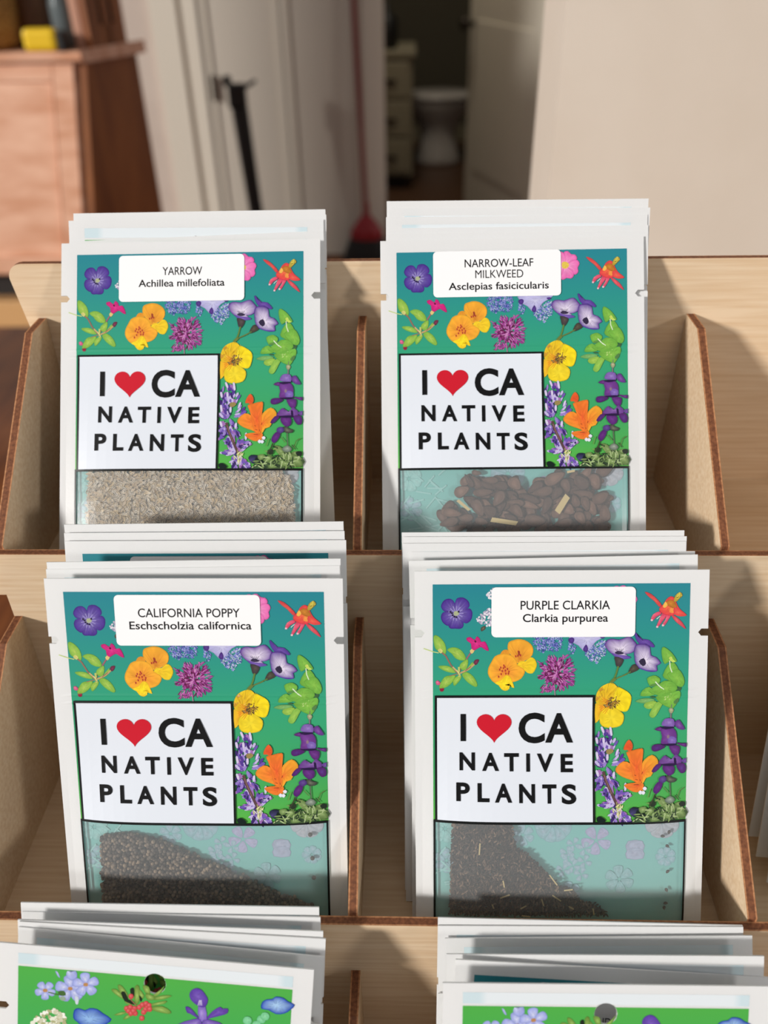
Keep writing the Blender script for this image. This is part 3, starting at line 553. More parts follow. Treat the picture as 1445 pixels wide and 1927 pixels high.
BACK_ART = [
["p",[-3589,1541,-3424,1494,-3284,1522,-3279,1650,-3363,1755,-3498,1713,-3607,1596],[150,160,222],[216,220,244],[-3478,1599],1],
["p",[-3586,1580,-3501,1715,-3496,1856,-3620,1910,-3742,1871,-3733,1730,-3644,1584],[150,160,222],[216,220,244],[-3617,1705],1],
["p",[-3624,1597,-3737,1728,-3873,1786,-3955,1692,-3946,1563,-3805,1518,-3641,1544],[150,160,222],[216,220,244],[-3754,1616],1],
["p",[-3649,1569,-3804,1514,-3893,1410,-3820,1298,-3692,1257,-3615,1370,-3602,1533],[150,160,222],[216,220,244],[-3699,1456],1],
["p",[-3628,1534,-3611,1370,-3530,1247,-3403,1273,-3332,1375,-3425,1491,-3581,1564],[150,160,222],[216,220,244],[-3528,1445],1],
["p",[-3681,1518,-3552,1506,-3550,1610,-3678,1622],[186,136,84],None,None,1],
["p",[-2736,1408,-2503,1463,-2357,1598,-2445,1769,-2623,1846,-2754,1696,-2798,1467],[150,160,222],[216,220,244],[-2646,1562],1],
["p",[-2762,1461,-2760,1697,-2857,1885,-3045,1867,-3163,1731,-3048,1552,-2834,1424],[150,160,222],[216,220,244],[-2891,1602],1],
["p",[-2819,1456,-3050,1547,-3257,1528,-3284,1347,-3179,1186,-2977,1226,-2801,1376],[150,160,222],[216,220,244],[-2988,1390],1],
["p",[-2828,1401,-2973,1221,-3003,1023,-2833,930,-2650,966,-2641,1167,-2745,1388],[150,160,222],[216,220,244],[-2804,1219],1],
["p",[-2777,1372,-2636,1170,-2449,1067,-2316,1189,-2307,1372,-2502,1458,-2744,1444],[150,160,222],[216,220,244],[-2593,1325],1],
["p",[-2850,1374,-2722,1362,-2719,1465,-2847,1478],[186,136,84],None,None,1],
["p",[-2232,1214,-2027,1262,-1897,1382,-1974,1532,-2132,1600,-2247,1468,-2287,1265],[150,160,222],[216,220,244],[-2152,1349],1],
["p",[-2255,1260,-2253,1469,-2338,1634,-2504,1619,-2609,1498,-2507,1341,-2318,1228],[150,160,222],[216,220,244],[-2368,1385],1],
["p",[-2305,1256,-2509,1337,-2692,1319,-2716,1160,-2624,1017,-2446,1052,-2289,1185],[150,160,222],[216,220,244],[-2455,1198],1],
["p",[-2314,1208,-2442,1049,-2469,874,-2319,791,-2157,823,-2148,1001,-2240,1196],[150,160,222],[216,220,244],[-2293,1047],1],
["p",[-2269,1182,-2144,1003,-1979,912,-1861,1020,-1853,1182,-2026,1257,-2239,1245],[150,160,222],[216,220,244],[-2106,1141],1],
["p",[-2340,1178,-2212,1166,-2209,1269,-2338,1282],[186,136,84],None,None,1],
["p",[-2926,927,-2889,794,-2768,826,-2609,768,-2563,979,-2720,1123,-2863,1051],[150,160,222],[216,220,244],[-2889,794],1],
["p",[-3290,832,-3209,868,-3124,1054,-3205,1018],[150,160,222],[216,220,244],[-3209,868],1],
["l",[-3513,1611,-3229,1671,-2947,1665],[74,110,54],36],
["p",[-3192,1558,-2991,1518,-2927,1663,-3108,1702],[70,104,52],None,None,1],
["p",[-2624,1678,-2503,1710,-2516,1950,-2597,1936],[206,214,226],None,None,1],
["p",[-3146,1771,-2986,1712,-2923,1837,-3063,1872],[150,170,150],None,None,1],
["f",[-4073,2827,-3818,2447,-3418,2212,-3135,2206,-2907,2446,-2912,3017,-4067,3130],[[232,232,214],[206,204,176],[244,244,232],[176,176,130]],150,188,123,"r",None],
["p",[-2663,2467,-2643,2180,-2492,2092,-2288,2146,-2130,2057,-1887,2064,-1682,2197,-1393,2387,-1548,2577,-1786,2732,-2270,2779,-2518,2606],[34,72,176],[150,190,236],[-2118,2457],1],
["p",[-1428,1325,-1268,1288,-978,1563,-1016,1632,-1303,1464],[104,140,56],[172,204,110],[-1199,1454],1],
["p",[-1214,1131,-1072,1161,-882,1424,-898,1556,-1144,1406],[104,140,56],[172,204,110],[-1042,1335],1],
["p",[-652,1142,-513,1108,-476,1559,-568,1785,-653,1662],[104,140,56],[172,204,110],[-572,1451],1],
["p",[-509,1215,-341,1416,-376,1549,-497,1517],[104,140,56],[172,204,110],[-431,1424],1],
["p",[-394,1075,-192,1099,-143,1353,-304,1326],[104,140,56],[172,204,110],[-258,1213],1],
["p",[-41,1387,210,1147,324,1006,215,1276,21,1446],[104,140,56],[172,204,110],[146,1252],1],
["p",[-18,1471,298,1354,579,1349,304,1505,-14,1558],[104,140,56],[172,204,110],[230,1448],1],
["p",[-89,1695,386,1541,351,1653,-86,1782],[104,140,56],[172,204,110],[141,1668],1],
["p",[-124,1829,274,1747,562,1915,486,2009,1,1947],[104,140,56],[172,204,110],[240,1889],1],
["p",[-1318,2227,-1080,2095,-879,2076,-1076,2204],[104,140,56],[172,204,110],[-1088,2150],1],
["p",[-1011,2350,-876,2163,-734,2193,-871,2315],[104,140,56],[172,204,110],[-873,2255],1],
["p",[-973,1693,-773,1674,-688,1796,-889,1794],[104,140,56],[172,204,110],[-831,1739],1],
["p",[-302,1369,-61,1389,25,1532,-214,1577],[104,140,56],[172,204,110],[-138,1467],1],
["p",[-1104,1402,-985,1347,-855,1638,-973,1693],[28,40,24],None,None,1],
["p",[-808,1244,-690,1189,-659,1489,-761,1456],[28,40,24],None,None,1],
["p",[-1016,1610,-693,1666,-648,1792,-892,1729],[28,40,24],None,None,1],
["p",[-501,1431,-396,1551,-452,1665],[28,40,24],None,None,1],
["l",[-796,1589,-587,1808],[150,110,80],32],
["p",[-855,1508,-834,1433,-775,1405,-714,1421,-687,1492,-708,1568,-768,1595,-829,1579],[196,54,60],[232,126,124],[-792,1476],1],
["p",[-988,1956,-967,1879,-907,1852,-847,1868,-820,1939,-841,2015,-901,2043,-962,2027],[196,54,60],[232,126,124],[-925,1923],1],
["p",[-870,1901,-848,1825,-789,1797,-728,1813,-701,1884,-723,1960,-782,1988,-843,1972],[196,54,60],[232,126,124],[-806,1868],1],
["p",[-728,1930,-706,1854,-647,1827,-586,1843,-559,1914,-581,1990,-640,2018,-701,2002],[196,54,60],[232,126,124],[-664,1898],1],
["p",[-925,2037,-904,1960,-844,1933,-783,1949,-757,2020,-778,2096,-837,2124,-898,2108],[196,54,60],[232,126,124],[-862,2004],1],
["p",[-842,2116,-820,2040,-761,2012,-700,2028,-673,2099,-695,2176,-754,2203,-815,2187],[196,54,60],[232,126,124],[-778,2083],1],
["p",[-701,2102,-680,2026,-621,1998,-560,2014,-533,2086,-554,2162,-614,2190,-675,2174],[196,54,60],[232,126,124],[-638,2070],1],
["p",[-765,2021,-743,1945,-684,1918,-623,1933,-596,2005,-618,2081,-677,2109,-738,2093],[196,54,60],[232,126,124],[-701,1989],1],
["p",[-569,1872,-547,1796,-488,1768,-427,1784,-401,1855,-422,1931,-481,1959,-542,1943],[196,54,60],[232,126,124],[-506,1839],1],
["p",[-472,1775,-451,1699,-391,1672,-330,1688,-304,1759,-325,1835,-384,1863,-445,1847],[196,54,60],[232,126,124],[-409,1743],1],
["p",[-353,1720,-332,1645,-273,1617,-212,1633,-185,1704,-206,1780,-266,1808,-327,1792],[196,54,60],[232,126,124],[-290,1688],1],
["p",[-308,1847,-287,1771,-228,1743,-167,1759,-140,1830,-161,1906,-221,1934,-282,1918],[196,54,60],[232,126,124],[-245,1814],1],
["p",[-365,1939,-344,1863,-285,1836,-224,1851,-197,1923,-218,1999,-277,2026,-338,2010],[196,54,60],[232,126,124],[-302,1907],1],
["p",[-422,2032,-401,1956,-342,1928,-281,1944,-254,2015,-275,2091,-334,2119,-395,2103],[196,54,60],[232,126,124],[-359,1999],1],
["p",[-251,1776,-230,1700,-170,1673,-110,1688,-83,1760,-104,1836,-163,1863,-224,1847],[196,54,60],[232,126,124],[-188,1744],1],
["p",[-474,2255,-453,2178,-394,2151,-333,2167,-306,2238,-327,2315,-386,2342,-447,2326],[196,54,60],[232,126,124],[-411,2222],1],
["p",[-226,1904,-205,1828,-145,1800,-85,1816,-58,1888,-79,1964,-138,1991,-199,1975],[196,54,60],[232,126,124],[-163,1872],1],
["p",[1029,1696,1169,1704,1337,1862,1507,2085,1385,2031,1179,1921,1098,1907],[84,52,150],[116,84,178],[1215,1830],1],
["p",[1708,2087,1933,1761,2165,1587,2248,1644,2427,1627,2416,1801,2181,1911,1866,2028],[92,58,158],[120,90,184],[2135,1785],1],
["p",[1447,1634,1686,1611,1750,2127,1510,2150],[124,96,190],[176,156,218],[1578,1882],1],
["p",[1148,1230,1221,1072,1377,992,1539,1041,1688,1221,1763,1387,1706,1609,1568,1666,1364,1577,1197,1420],[92,60,162],[126,96,188],[1431,1289],1],
["l",[1446,1613,1487,1414],[216,206,236],22],
["l",[1506,1607,1517,1411],[216,206,236],22],
["l",[1565,1601,1546,1408],[216,206,236],22],
["p",[796,2354,1269,2130,1548,2103,1568,2537,807,2611],[100,70,166],[160,136,208],[1395,2248],1],
["p",[1629,2116,1990,2103,2276,2211,2208,2475,1649,2529],[100,70,166],[150,124,200],[1793,2188],1],
["p",[3520,1521,3528,1304,3661,1183,3858,1143,3972,1046,4211,1066,4377,1179,4603,1287,4474,1473,4284,1621,4007,1669,3761,1550],[30,70,176],[170,206,240],[4009,1344],1],
["p",[2935,2012,2999,1866,3158,1851,3237,1983,3173,2119,3013,2135],[112,196,140],[150,218,172],[3086,1997],1],
["p",[3390,1924,3454,1779,3613,1764,3693,1895,3628,2032,3469,2047],[112,196,140],[150,218,172],[3541,1910],1],
["p",[3504,1805,3568,1660,3726,1644,3806,1775,3741,1912,3582,1927],[112,196,140],[150,218,172],[3655,1790],1],
["p",[3242,2134,3306,1989,3465,1974,3544,2105,3480,2242,3320,2258],[112,196,140],[150,218,172],[3393,2120],1]]
W, H = .1031, .138
uL, uR, vA, vF0, vF1, uF0, uF1 = -.0452, .0450, .0047, .0451, .0904, -.0442, .0117
def ss(a, b, x):
    t = min(1, max(0, (x-a)/(b-a))); return t*t*(3-2*t)
ZR = [.0905, .0919, .0926, .0933, .0947, .0954, .0961, .0975]          # two zip ridges
def half(u, v, A):
    """height of the front film over the packet's mid plane (v measured up from the bottom)"""
    f = max(0, 1-(abs(u)/.047)**4); g = ss(.003, .016, v)*(1-ss(.034, .088, v))
    z = .00016*(max(0, 1-abs(v-.0926)/.0007) + max(0, 1-abs(v-.0954)/.0007))
    return .0003 + A*f*g + z*(1-ss(.046, .049, abs(u)))
def segs(marks, step):
    o = []
    for a, b in zip(marks, marks[1:]):
        n = max(1, round((b-a)/step)); o += [a+(b-a)*i/n for i in range(n)]
    return o + [marks[-1]]
VN = H-.0222; HV = H-.0098; HR = .0036
def pouch(name, A, window, hole):
    um = [-W/2, -W/2+.0024, uL] + ([-.0045, .0045] if hole else []) + [uR, W/2-.0024, W/2]
    vm = [0, .006, H-vF1, *ZR, VN-.0013, VN, VN+.0013] + ([HV-.0045, HV+.0045] if hole else []) + [H]
    us, vs = segs(um, .0030), segs(vm, .0030)
    if hole:                                   # even cells round the hang hole
        us = sorted(set([x for x in us if not -.00449 < x < .00449] + [-.0045+.0015*i for i in range(7)]))
        vs = sorted(set([x for x in vs if not HV-.00449 < x < HV+.00449] + [HV-.0045+.0015*i for i in range(7)]))
        us = [x for i, x in enumerate(us) if i == 0 or x-us[i-1] > 1e-6]; vs = [x for i, x in enumerate(vs) if i == 0 or x-vs[i-1] > 1e-6]
    nu, nv = len(us), len(vs)
    pts = [(u, v) for v in vs for u in us]; Id = lambda i, j: j*nu+i
    # pointed end of the tear notch
    jn = min(range(nv), key=lambda j: abs(vs[j]-VN))
    for i, s in ((1, 1), (nu-2, -1)): u, v = pts[Id(i, jn)]; pts[Id(i, jn)] = (u+s*.0011, v)
    F, B = [], []; sq = []
    for j in range(nv-1):
        for i in range(nu-1):
            uc, vc = (us[i]+us[i+1])/2, (vs[j]+vs[j+1])/2
            if abs(vc-VN) < .0013 and (i == 0 or i == nu-2): continue
            if hole and abs(uc) < .0045 and abs(vc-HV) < .0045: continue
            q = (Id(i, j), Id(i+1, j), Id(i+1, j+1), Id(i, j+1)); B.append(q)
            if not (window and uL < uc < uR and .006 < vc < H-vF1): F.append(q)
    if hole:
        i0 = min(range(nu), key=lambda i: abs(us[i]+.0045)); j0 = min(range(nv), key=lambda j: abs(vs[j]-HV+.0045))
        ring = [(i0+k, j0) for k in range(6)] + [(i0+6, j0+k) for k in range(6)] + [(i0+6-k, j0+6) for k in range(6)] + [(i0, j0+6-k) for k in range(6)]
        ring = [Id(*r) for r in ring]; circ = []
        for r in ring:
            a = math.atan2(pts[r][1]-HV, pts[r][0]); circ.append(len(pts)); pts.append((HR*math.cos(a), HV+HR*math.sin(a)))
        for k in range(24):
            k2 = (k+1) % 24; q = (ring[k], ring[k2], circ[k2], circ[k]); F.append(q); B.append(q)
    mb = MB(); N = len(pts)
    mb.v = [(u, v, half(u, v, A)) for u, v in pts] + [(u, v, -.0003) for u, v in pts]
    for q in F: mb.face(list(q), M['film'])
    for q in B: mb.face([N+i for i in q][::-1], M['film'])
    ed = {}
    for q in B:
        for a, b_ in zip(q, q[1:]+q[:1]): ed[(a, b_)] = 1
    for a, b_ in ed:
        if (b_, a) not in ed: mb.face([b_, a, N+a, N+b_], M['film'])
    return mb.mesh(name)

# ---- printing -------------------------------------------------------------
class Print:
    """ink shapes laid on the front film, given from the packet's top edge down"""
    def __init__(s, A): s.A = A; s.mb = MB(); s.lay = .00004
    def P(s, u, vd, up=0.0): return (u, H-vd, half(u, H-vd, s.A) + s.lay + up)
    def sheet(s, u0, u1, v0, v1, colf, step=.0026, hole=None):
        us, vs = segs([u0, u1], step), segs([v0] + [H-z for z in ZR[::-1] if v0 < H-z < v1] + [v1], step)
        if hole:
            us = sorted(set([x for x in us if abs(x) > .0046] + [-.0045+.0015*i for i in range(7)])); hv = H-HV
            vs = sorted(set([x for x in vs if abs(x-hv) > .0046] + [hv-.0045+.0015*i for i in range(7) if v0 < hv-.0045+.0015*i < v1] + [v0]))
        for j in range(len(vs)-1):
            for i in range(len(us)-1):
                q = [(us[i], vs[j+1]), (us[i+1], vs[j+1]), (us[i+1], vs[j]), (us[i], vs[j])]
                if hole:
                    r = [math.hypot(a, c-hv) for a, c in q]
                    if max(r) < HR+.0001: continue
                    if min(r) < HR+.0001:
                        q = [(a, c) if d >= HR+.0001 else (a*(HR+.0001)/max(d, 1e-6), hv+(c-hv)*(HR+.0001)/max(d, 1e-6)) for (a, c), d in zip(q, r)]
                s.mb.poly([s.P(*p) for p in q], M['ink'], [lin(colf(*p)) for p in q])
        s.lay += .00002
    def rect(s, u0, u1, v0, v1, c): s.sheet(u0, u1, v0, v1, lambda u, v: c, .004)
    def petal(s, pts, e, i=None, c=None, sm=1, rings=4):
        dk = .35 if e == [72, 42, 140] else 1.3 if e in ([104, 66, 152], [96, 62, 150], [34, 72, 176], [30, 70, 176]) else .6
        n = len(pts); out = []
        for k in range(n):
            p0, p1, p2, p3 = pts[k-1], pts[k], pts[(k+1) % n], pts[(k+2) % n]
            for t in ((0, .5) if sm else (0,)):
                out.append(tuple(.5*(2*p1[d]+(p2[d]-p0[d])*t+(2*p0[d]-5*p1[d]+4*p2[d]-p3[d])*t*t+(3*p1[d]-p0[d]-3*p2[d]+p3[d])*t**3) for d in (0, 1)))
        if c is None: c = (sum(p[0] for p in pts)/n, sum(p[1] for p in pts)/n)
        i = i or e; E, I = lin(e), lin(i); N = len(out); prev = None
        for r in range(1, rings+1):
            f = r/rings; cur = [(c[0]+(p[0]-c[0])*f, c[1]+(p[1]-c[1])*f) for p in out]
            cc = tuple(I[d]+(E[d]-I[d])*f**dk for d in range(3))
            jit = [random.uniform(.86, 1.14) if sm else 1 for _ in range(N)]; cj = [tuple(x*j for x in cc) for j in jit]
            for k in range(N):
                k2 = (k+1) % N
                if prev is None: s.mb.poly([s.P(*c), s.P(*cur[k2]), s.P(*cur[k])], M['ink'], [I, cj[k2], cj[k]])
                else: s.mb.poly([s.P(*prev[k]), s.P(*prev[k2]), s.P(*cur[k2]), s.P(*cur[k])], M['ink'], [pc[k], pc[k2], cj[k2], cj[k]])
            prev, pc = cur, cj
        span = max(math.hypot(p[0]-c[0], p[1]-c[1]) for p in pts)
        if sm and i != e and span > .0016:                 # printed veins and a soft darker rim
            s.lay += 1e-6
            for k in range(0, N, 2):
                f0, f1 = random.uniform(.15, .35), random.uniform(.7, .96); p = out[k]; w = span*.018
                g = random.choice((.78, .86, 1.12)); q = [(c[0]+(p[0]-c[0])*f, c[1]+(p[1]-c[1])*f) for f in (f0, f1)]
                d = math.hypot(q[1][0]-q[0][0], q[1][1]-q[0][1]) or 1e-9; nx, ny = -(q[1][1]-q[0][1])/d*w, (q[1][0]-q[0][0])/d*w
                s.mb.poly([s.P(q[0][0]+nx, q[0][1]+ny), s.P(*q[1]), s.P(q[0][0]-nx, q[0][1]-ny)], M['ink'], tuple(min(1, (a+b_)*.5*g) for a, b_ in zip(E, I)))
            for k in range(N):
                k2 = (k+1) % N; a, b_ = out[k], out[k2]; a2, b2 = [(c[0]+(p[0]-c[0])*.94, c[1]+(p[1]-c[1])*.94) for p in (a, b_)]
                s.mb.poly([s.P(*a2), s.P(*b2), s.P(*b_), s.P(*a)], M['ink'], tuple(x*.8 for x in E))
        s.lay += 1.1e-6
    def stroke(s, pts, c, w):
        for a, b in zip(pts, pts[1:]):
            d = math.hypot(b[0]-a[0], b[1]-a[1]) or 1e-6; nx, ny = -(b[1]-a[1])/d*w/2, (b[0]-a[0])/d*w/2
            s.mb.poly([s.P(a[0]+nx, a[1]+ny), s.P(b[0]+nx, b[1]+ny), s.P(b[0]-nx, b[1]-ny), s.P(a[0]-nx, a[1]-ny)], M['ink'], lin(c))
        s.lay += 1.1e-6
    def florets(s, poly, cols, n, l, w, mode, ctr):
        xs = [p[0] for p in poly]; ys = [p[1] for p in poly]; k = 0; g = 0
        while k < n and g < 20000:
            g += 1; x, y = random.uniform(min(xs), max(xs)), random.uniform(min(ys), max(ys))
            if not inside(poly, x, y) or abs(x) > uR-.0009 or y > .133: continue
            a = math.atan2(y-ctr[1], x-ctr[0])+random.gauss(0, .4) if ctr else random.uniform(0, 6.283)
            c, sn = math.cos(a), math.sin(a); L, w_ = l*random.uniform(.5, .75)*.5*1.4, w*random.uniform(.6, 1.1)*.5
            q = [(-L, 0), (-L*.4, -w_), (L*.55, -w_), (L, 0), (L*.55, w_), (-L*.4, w_)]
            s.mb.poly([s.P(x+c*p-sn*r, y+sn*p+c*r, 6e-6*k/n) for p, r in q][::-1], M['ink'], lin(random.choice(cols))); k += 1
        s.lay += 8e-6
    def art(s, A, clip=None):
        pr = lambda f: [(f[i]*1e-5, f[i+1]*1e-5) for i in range(0, len(f), 2)]
        for a in A:
            pts = [(max(uL+.0002, min(uR-.0003, u)) if a[0] == 'p' else u, min(v, vF1-.0003) if not clip else v) for u, v in pr(a[1])] if A is FRONT_ART else pr(a[1])
            if clip and max(p[1] for p in pts) > clip: continue
            if a[0] == 'p': s.petal(pts, a[2], a[3], pr(a[4])[0] if a[4] else None, a[5])
            elif a[0] == 'l': s.stroke(pts, a[2], a[3]*1e-5)
            else: s.florets(pts, a[2], a[3], a[4]*1e-5, a[5]*1e-5, a[6], pr(a[7])[0] if a[7] else None)
    def glyphs(s, g, u0, u1, v0, v1, m):
        vs, fs = g; xs = [p[0] for p in vs]; ys = [p[1] for p in vs]; x0, x1, y0, y1 = min(xs), max(xs), min(ys), max(ys)
        n = len(s.mb.v)
        s.mb.v += [s.P(u0+(x-x0)/(x1-x0)*(u1-u0), v1-(y-y0)/(y1-y0)*(v1-v0)) for x, y in vs]
        for f in fs: s.mb.face([n+i for i in f], m)
def inside(poly, x, y):
    r = False; n = len(poly)
    for i in range(n):
        (x0, y0), (x1, y1) = poly[i], poly[i-1]
        if (y0 > y) != (y1 > y) and x < (x1-x0)*(y-y0)/(y1-y0)+x0: r = not r
    return r
def text(body, offset=0.0, space=1.0):
    c = bpy.data.curves.new('t', 'FONT'); c.body = body; c.offset = offset; c.space_character = space; c.resolution_u = 5; c.fill_mode = 'FRONT'
    o = bpy.data.objects.new('t', c); COL.objects.link(o)
    dg = bpy.context.evaluated_depsgraph_get(); me = o.evaluated_get(dg).to_mesh()
    vs = [(v.co.x, v.co.y) for v in me.vertices]; fs = [list(p.vertices) for p in me.polygons]
    ar = sum(p.normal.z for p in me.polygons)
    if ar < 0: fs = [f[::-1] for f in fs]
    bpy.data.objects.remove(o); bpy.data.curves.remove(c)
    return vs, fs
HEART = []
for k in range(48):
    a = 2*math.pi*k/48; HEART.append((16*math.sin(a)**3, 13*math.cos(a)-5*math.cos(2*a)-2*math.cos(3*a)-math.cos(4*a)))
LETTERS = [('I', -35.45, 51.29, -33.54, 61.08), ('H', -29.69, 51.37, -17.32, 61.83), ('C', -14.83, 50.88, -5.6, 61.9), ('A', -5.44, 51.08, 4.44, 61.66), ('N', -35.87, 65.14, -30.37, 71.56), ('A', -27.84, 65.27, -21.86, 71.7), ('T', -20.03, 65.4, -14.81, 71.83), ('I', -12.19, 65.52, -10.86, 71.97), ('V', -8.38, 65.58, -2.53, 72.03), ('E', 0.02, 65.72, 4.37, 72.17), ('P', -37.06, 75.95, -32.3, 82.64), ('L', -29.53, 76.08, -25.32, 82.78), ('A', -23.38, 76.19, -17.29, 82.89), ('N', -14.78, 76.35, -9.15, 83.05), ('T', -6.58, 76.49, -1.59, 83.21), ('S', 0.29, 76.43, 5.45, 83.48)]
def grad(stops):
    def f(u, v):
        for (a, ca), (b, cb) in zip(stops, stops[1:]):
            if v <= b: t = max(0, (v-a)/(b-a)); return tuple(ca[i]+(cb[i]-ca[i])*t for i in range(3))
        return stops[-1][1]
    return f
GREEN = grad([(vA, (38, 132, 146)), (.024, (42, 146, 138)), (.045, (50, 162, 122)), (.07, (62, 166, 98)), (vF1, (92, 182, 70))])
def flower_print(A):
    p = Print(A); p.sheet(uL, uR, vA, vF1, GREEN); p.art(FRONT_ART); return p.mb.mesh('printed_flowers')
def slogan_print(A, win=True):
    p = Print(A); p.lay = .00034; k = (16, 18, 18)
    p.rect(uF0, uF1, vF0, vF1, (228, 233, 242))
    for r in ((uF0-.0004, uF1+.0004, vF0-.0005, vF0+.0003), (uF0-.0004, uF0+.0004, vF0, vF1), (uF1-.0004, uF1+.0004, vF0, vF1), (uL, uR, vF1-.0005, vF1+.0004), (uL, uL+.0007, vF1, .132), (uR-.0007, uR, vF1, .132), (uL, uR, .1315, .1322)): p.rect(*r, k)
    if not win: p.rect(uL+.0007, uR-.0007, vF1+.0004, .1315, (150, 196, 190))
    for ch, a, b_, c, d in LETTERS:
        if ch == 'H':
            xs = [q[0] for q in HEART]; ys = [q[1] for q in HEART]
            pts = [((a+(x-min(xs))/(max(xs)-min(xs))*(c-a))*1e-3, (d-(y-min(ys))/(max(ys)-min(ys))*(d-b_))*1e-3) for x, y in HEART]
            p.petal(pts, (206, 22, 44), sm=0)
        else: p.glyphs(text(ch, .032), a*1e-3, c*1e-3, b_*1e-3, d*1e-3, M['black'])
    return p.mb.mesh('slogan_panel')
def back_print(A):
    p = Print(A); hv = H-HV
    p.sheet(-.0452, .0450, .0030, .0076, lambda u, v: (228, 235, 239) if abs(u) < .040 else (206, 224, 230), hole=True)
    p.lay = .00004; p.sheet(-.0452, .0450, .0076, .126, grad([(0, (84, 176, 68)), (.03, (66, 170, 84)), (.126, (50, 150, 90))]), hole=True)
    p.art(BACK_ART); return p.mb.mesh('printed_flowers')
def window_film(A):
    p = Print(A); p.lay = 0; us, vs = segs([uL, uR], .003), segs([vF1, H-.006], .003)
    for j in range(len(vs)-1):
        for i in range(len(us)-1):
            p.mb.poly([p.P(us[i], vs[j+1]), p.P(us[i+1], vs[j+1]), p.P(us[i+1], vs[j]), p.P(us[i], vs[j])], M['clear'])
    p.mb.smooth = True; return p.mb.mesh('seed_window')
def inner_print():
    """the far wall of the pouch seen through the window, printed in pale teal with faint flowers"""
    p = Print(0); p.lay = -.00022
    p.P = lambda u, vd, up=0.0: (u, H-vd, p.lay + up)
    p.sheet(uL, uR, vF1-.004, .133, grad([(0, (126, 194, 188)), (.09, (128, 196, 190)), (.127, (136, 192, 186))]))
    r = random.Random(3); ca, cb = (146, 188, 196), (172, 190, 206)
    def lobes(x, y, rr, n, e=ca, i=cb):
        for k in range(n):
            a = 6.283*k/n+.4; p.petal([(x+rr*f*math.cos(a+d), y+rr*f*math.sin(a+d)) for f, d in ((.1, 0), (.6, .5), (1, .35), (1.05, 0), (1, -.35), (.6, -.5))], e, i)
    lobes(-.002, .0925, .0065, 9); lobes(.0135, .0985, .0052, 5, (172, 174, 206), (184, 176, 208)); lobes(-.013, .0965, .004, 6)
    for k in range(8): lobes(.0055+.004*math.sin(k*1.9), .100+.0016*k, .0026, 4, (150, 182, 196), (176, 196, 208))
    for x, y in ((.0275, .1005), (.0275, .1035)): p.petal([(x-.0026, y-.0018), (x+.0026, y-.0018), (x+.003, y+.0018), (x-.003, y+.0018)], (168, 176, 200), (178, 180, 204))
    lobes(.0385, .1045, .0035, 7); lobes(.037, .0915, .006, 8, (178, 184, 194), (190, 190, 198)); lobes(-.041, .094, .005, 7, (148, 204, 200), (164, 208, 204)); lobes(-.0405, .106, .0045, 6)
    lobes(.022, .113, .005, 6, (142, 186, 190), (156, 188, 194)); lobes(-.02, .112, .006, 7); lobes(.004, .118, .004, 6)
    for k in range(26):
        x, y, a = r.uniform(uL, uL+.018), r.uniform(vF1, .115), r.uniform(-1, 1); p.stroke([(x, y), (x+.006*math.cos(a), y+.006*math.sin(a))], (156, 208, 204), .0006)
    return p.mb.mesh('inner_print')
def sticker(A, box, lines):
    u0, u1, v0, v1 = box; p = Print(A); p.lay = .00044; r = .0016; pts = []
    for cx, cy, a0 in ((u1-r, v0+r, -90), (u1-r, v1-r, 0), (u0+r, v1-r, 90), (u0+r, v0+r, 180)):
        for k in range(5): a = math.radians(a0+22.5*k); pts.append((cx+r*math.cos(a), cy+r*math.sin(a)))
    n = len(pts); top = [p.P(*q) for q in pts]; p.lay -= .0001; bot = [p.P(*q) for q in pts]; p.lay += .00013
    mb = MB(); mb.poly(top[::-1], M['sticker'])
    for k in range(n): mb.poly([top[k], bot[k], bot[(k+1) % n], top[(k+1) % n]][::-1], M['sticker'])
    for body, a, b_, base, cap, off in lines:
        g = text(body, off); ys = [q[1] for q in g[0]]
        cp = max(q[1] for q in text('H', off)[0]); k = cap/cp
        p.glyphs(g, a, b_, base-max(ys)*k, base-min(ys)*k, M['black'])
    return mb.mesh('name_sticker'), p.mb.mesh('lettering')

A_FULL, A_THIN = .0036, .0008
PO_FULL = pouch('pouch', A_FULL, True, False); PO_THIN = pouch('pouch', A_THIN, False, False); PO_HOLE = pouch('pouch', A_THIN, False, True)
FL_FULL, FL_THIN, BACKP = flower_print(A_FULL), flower_print(A_THIN), back_print(A_THIN)
SLOGAN, SLOGAN_THIN, WINDOW, INNER = slogan_print(A_FULL), slogan_print(A_THIN, False), window_film(A_FULL), inner_print()
def frame(q):
    x, y, z, lean, yw, rl, sc = q
    up = Vector((0, math.sin(lean), math.cos(lean))); rt = Vector((1, 0, 0))
    r = rt*math.cos(rl)+up*math.sin(rl); u = -rt*math.sin(rl)+up*math.cos(rl); Zr = Matrix.Rotation(yw, 3, 'Z')
    r, u = Zr @ r, Zr @ u; n = r.cross(u)
    return Matrix.Translation((x, y, z)) @ Matrix(((r.x, u.x, n.x, 0), (r.y, u.y, n.y, 0), (r.z, u.z, n.z, 0), (0, 0, 0, 1))) @ Matrix.Scale(sc, 4)
def bx(f0, f1, g0, g1): return (uL+f0*.0902, uL+f1*.0902, vA+g0*.0404, vA+g1*.0404)
def ln(body, f0, f1, g, cap=.0031, off=.006): return (body, uL+f0*.0902, uL+f1*.0902, vA+g*.0404, cap, off)
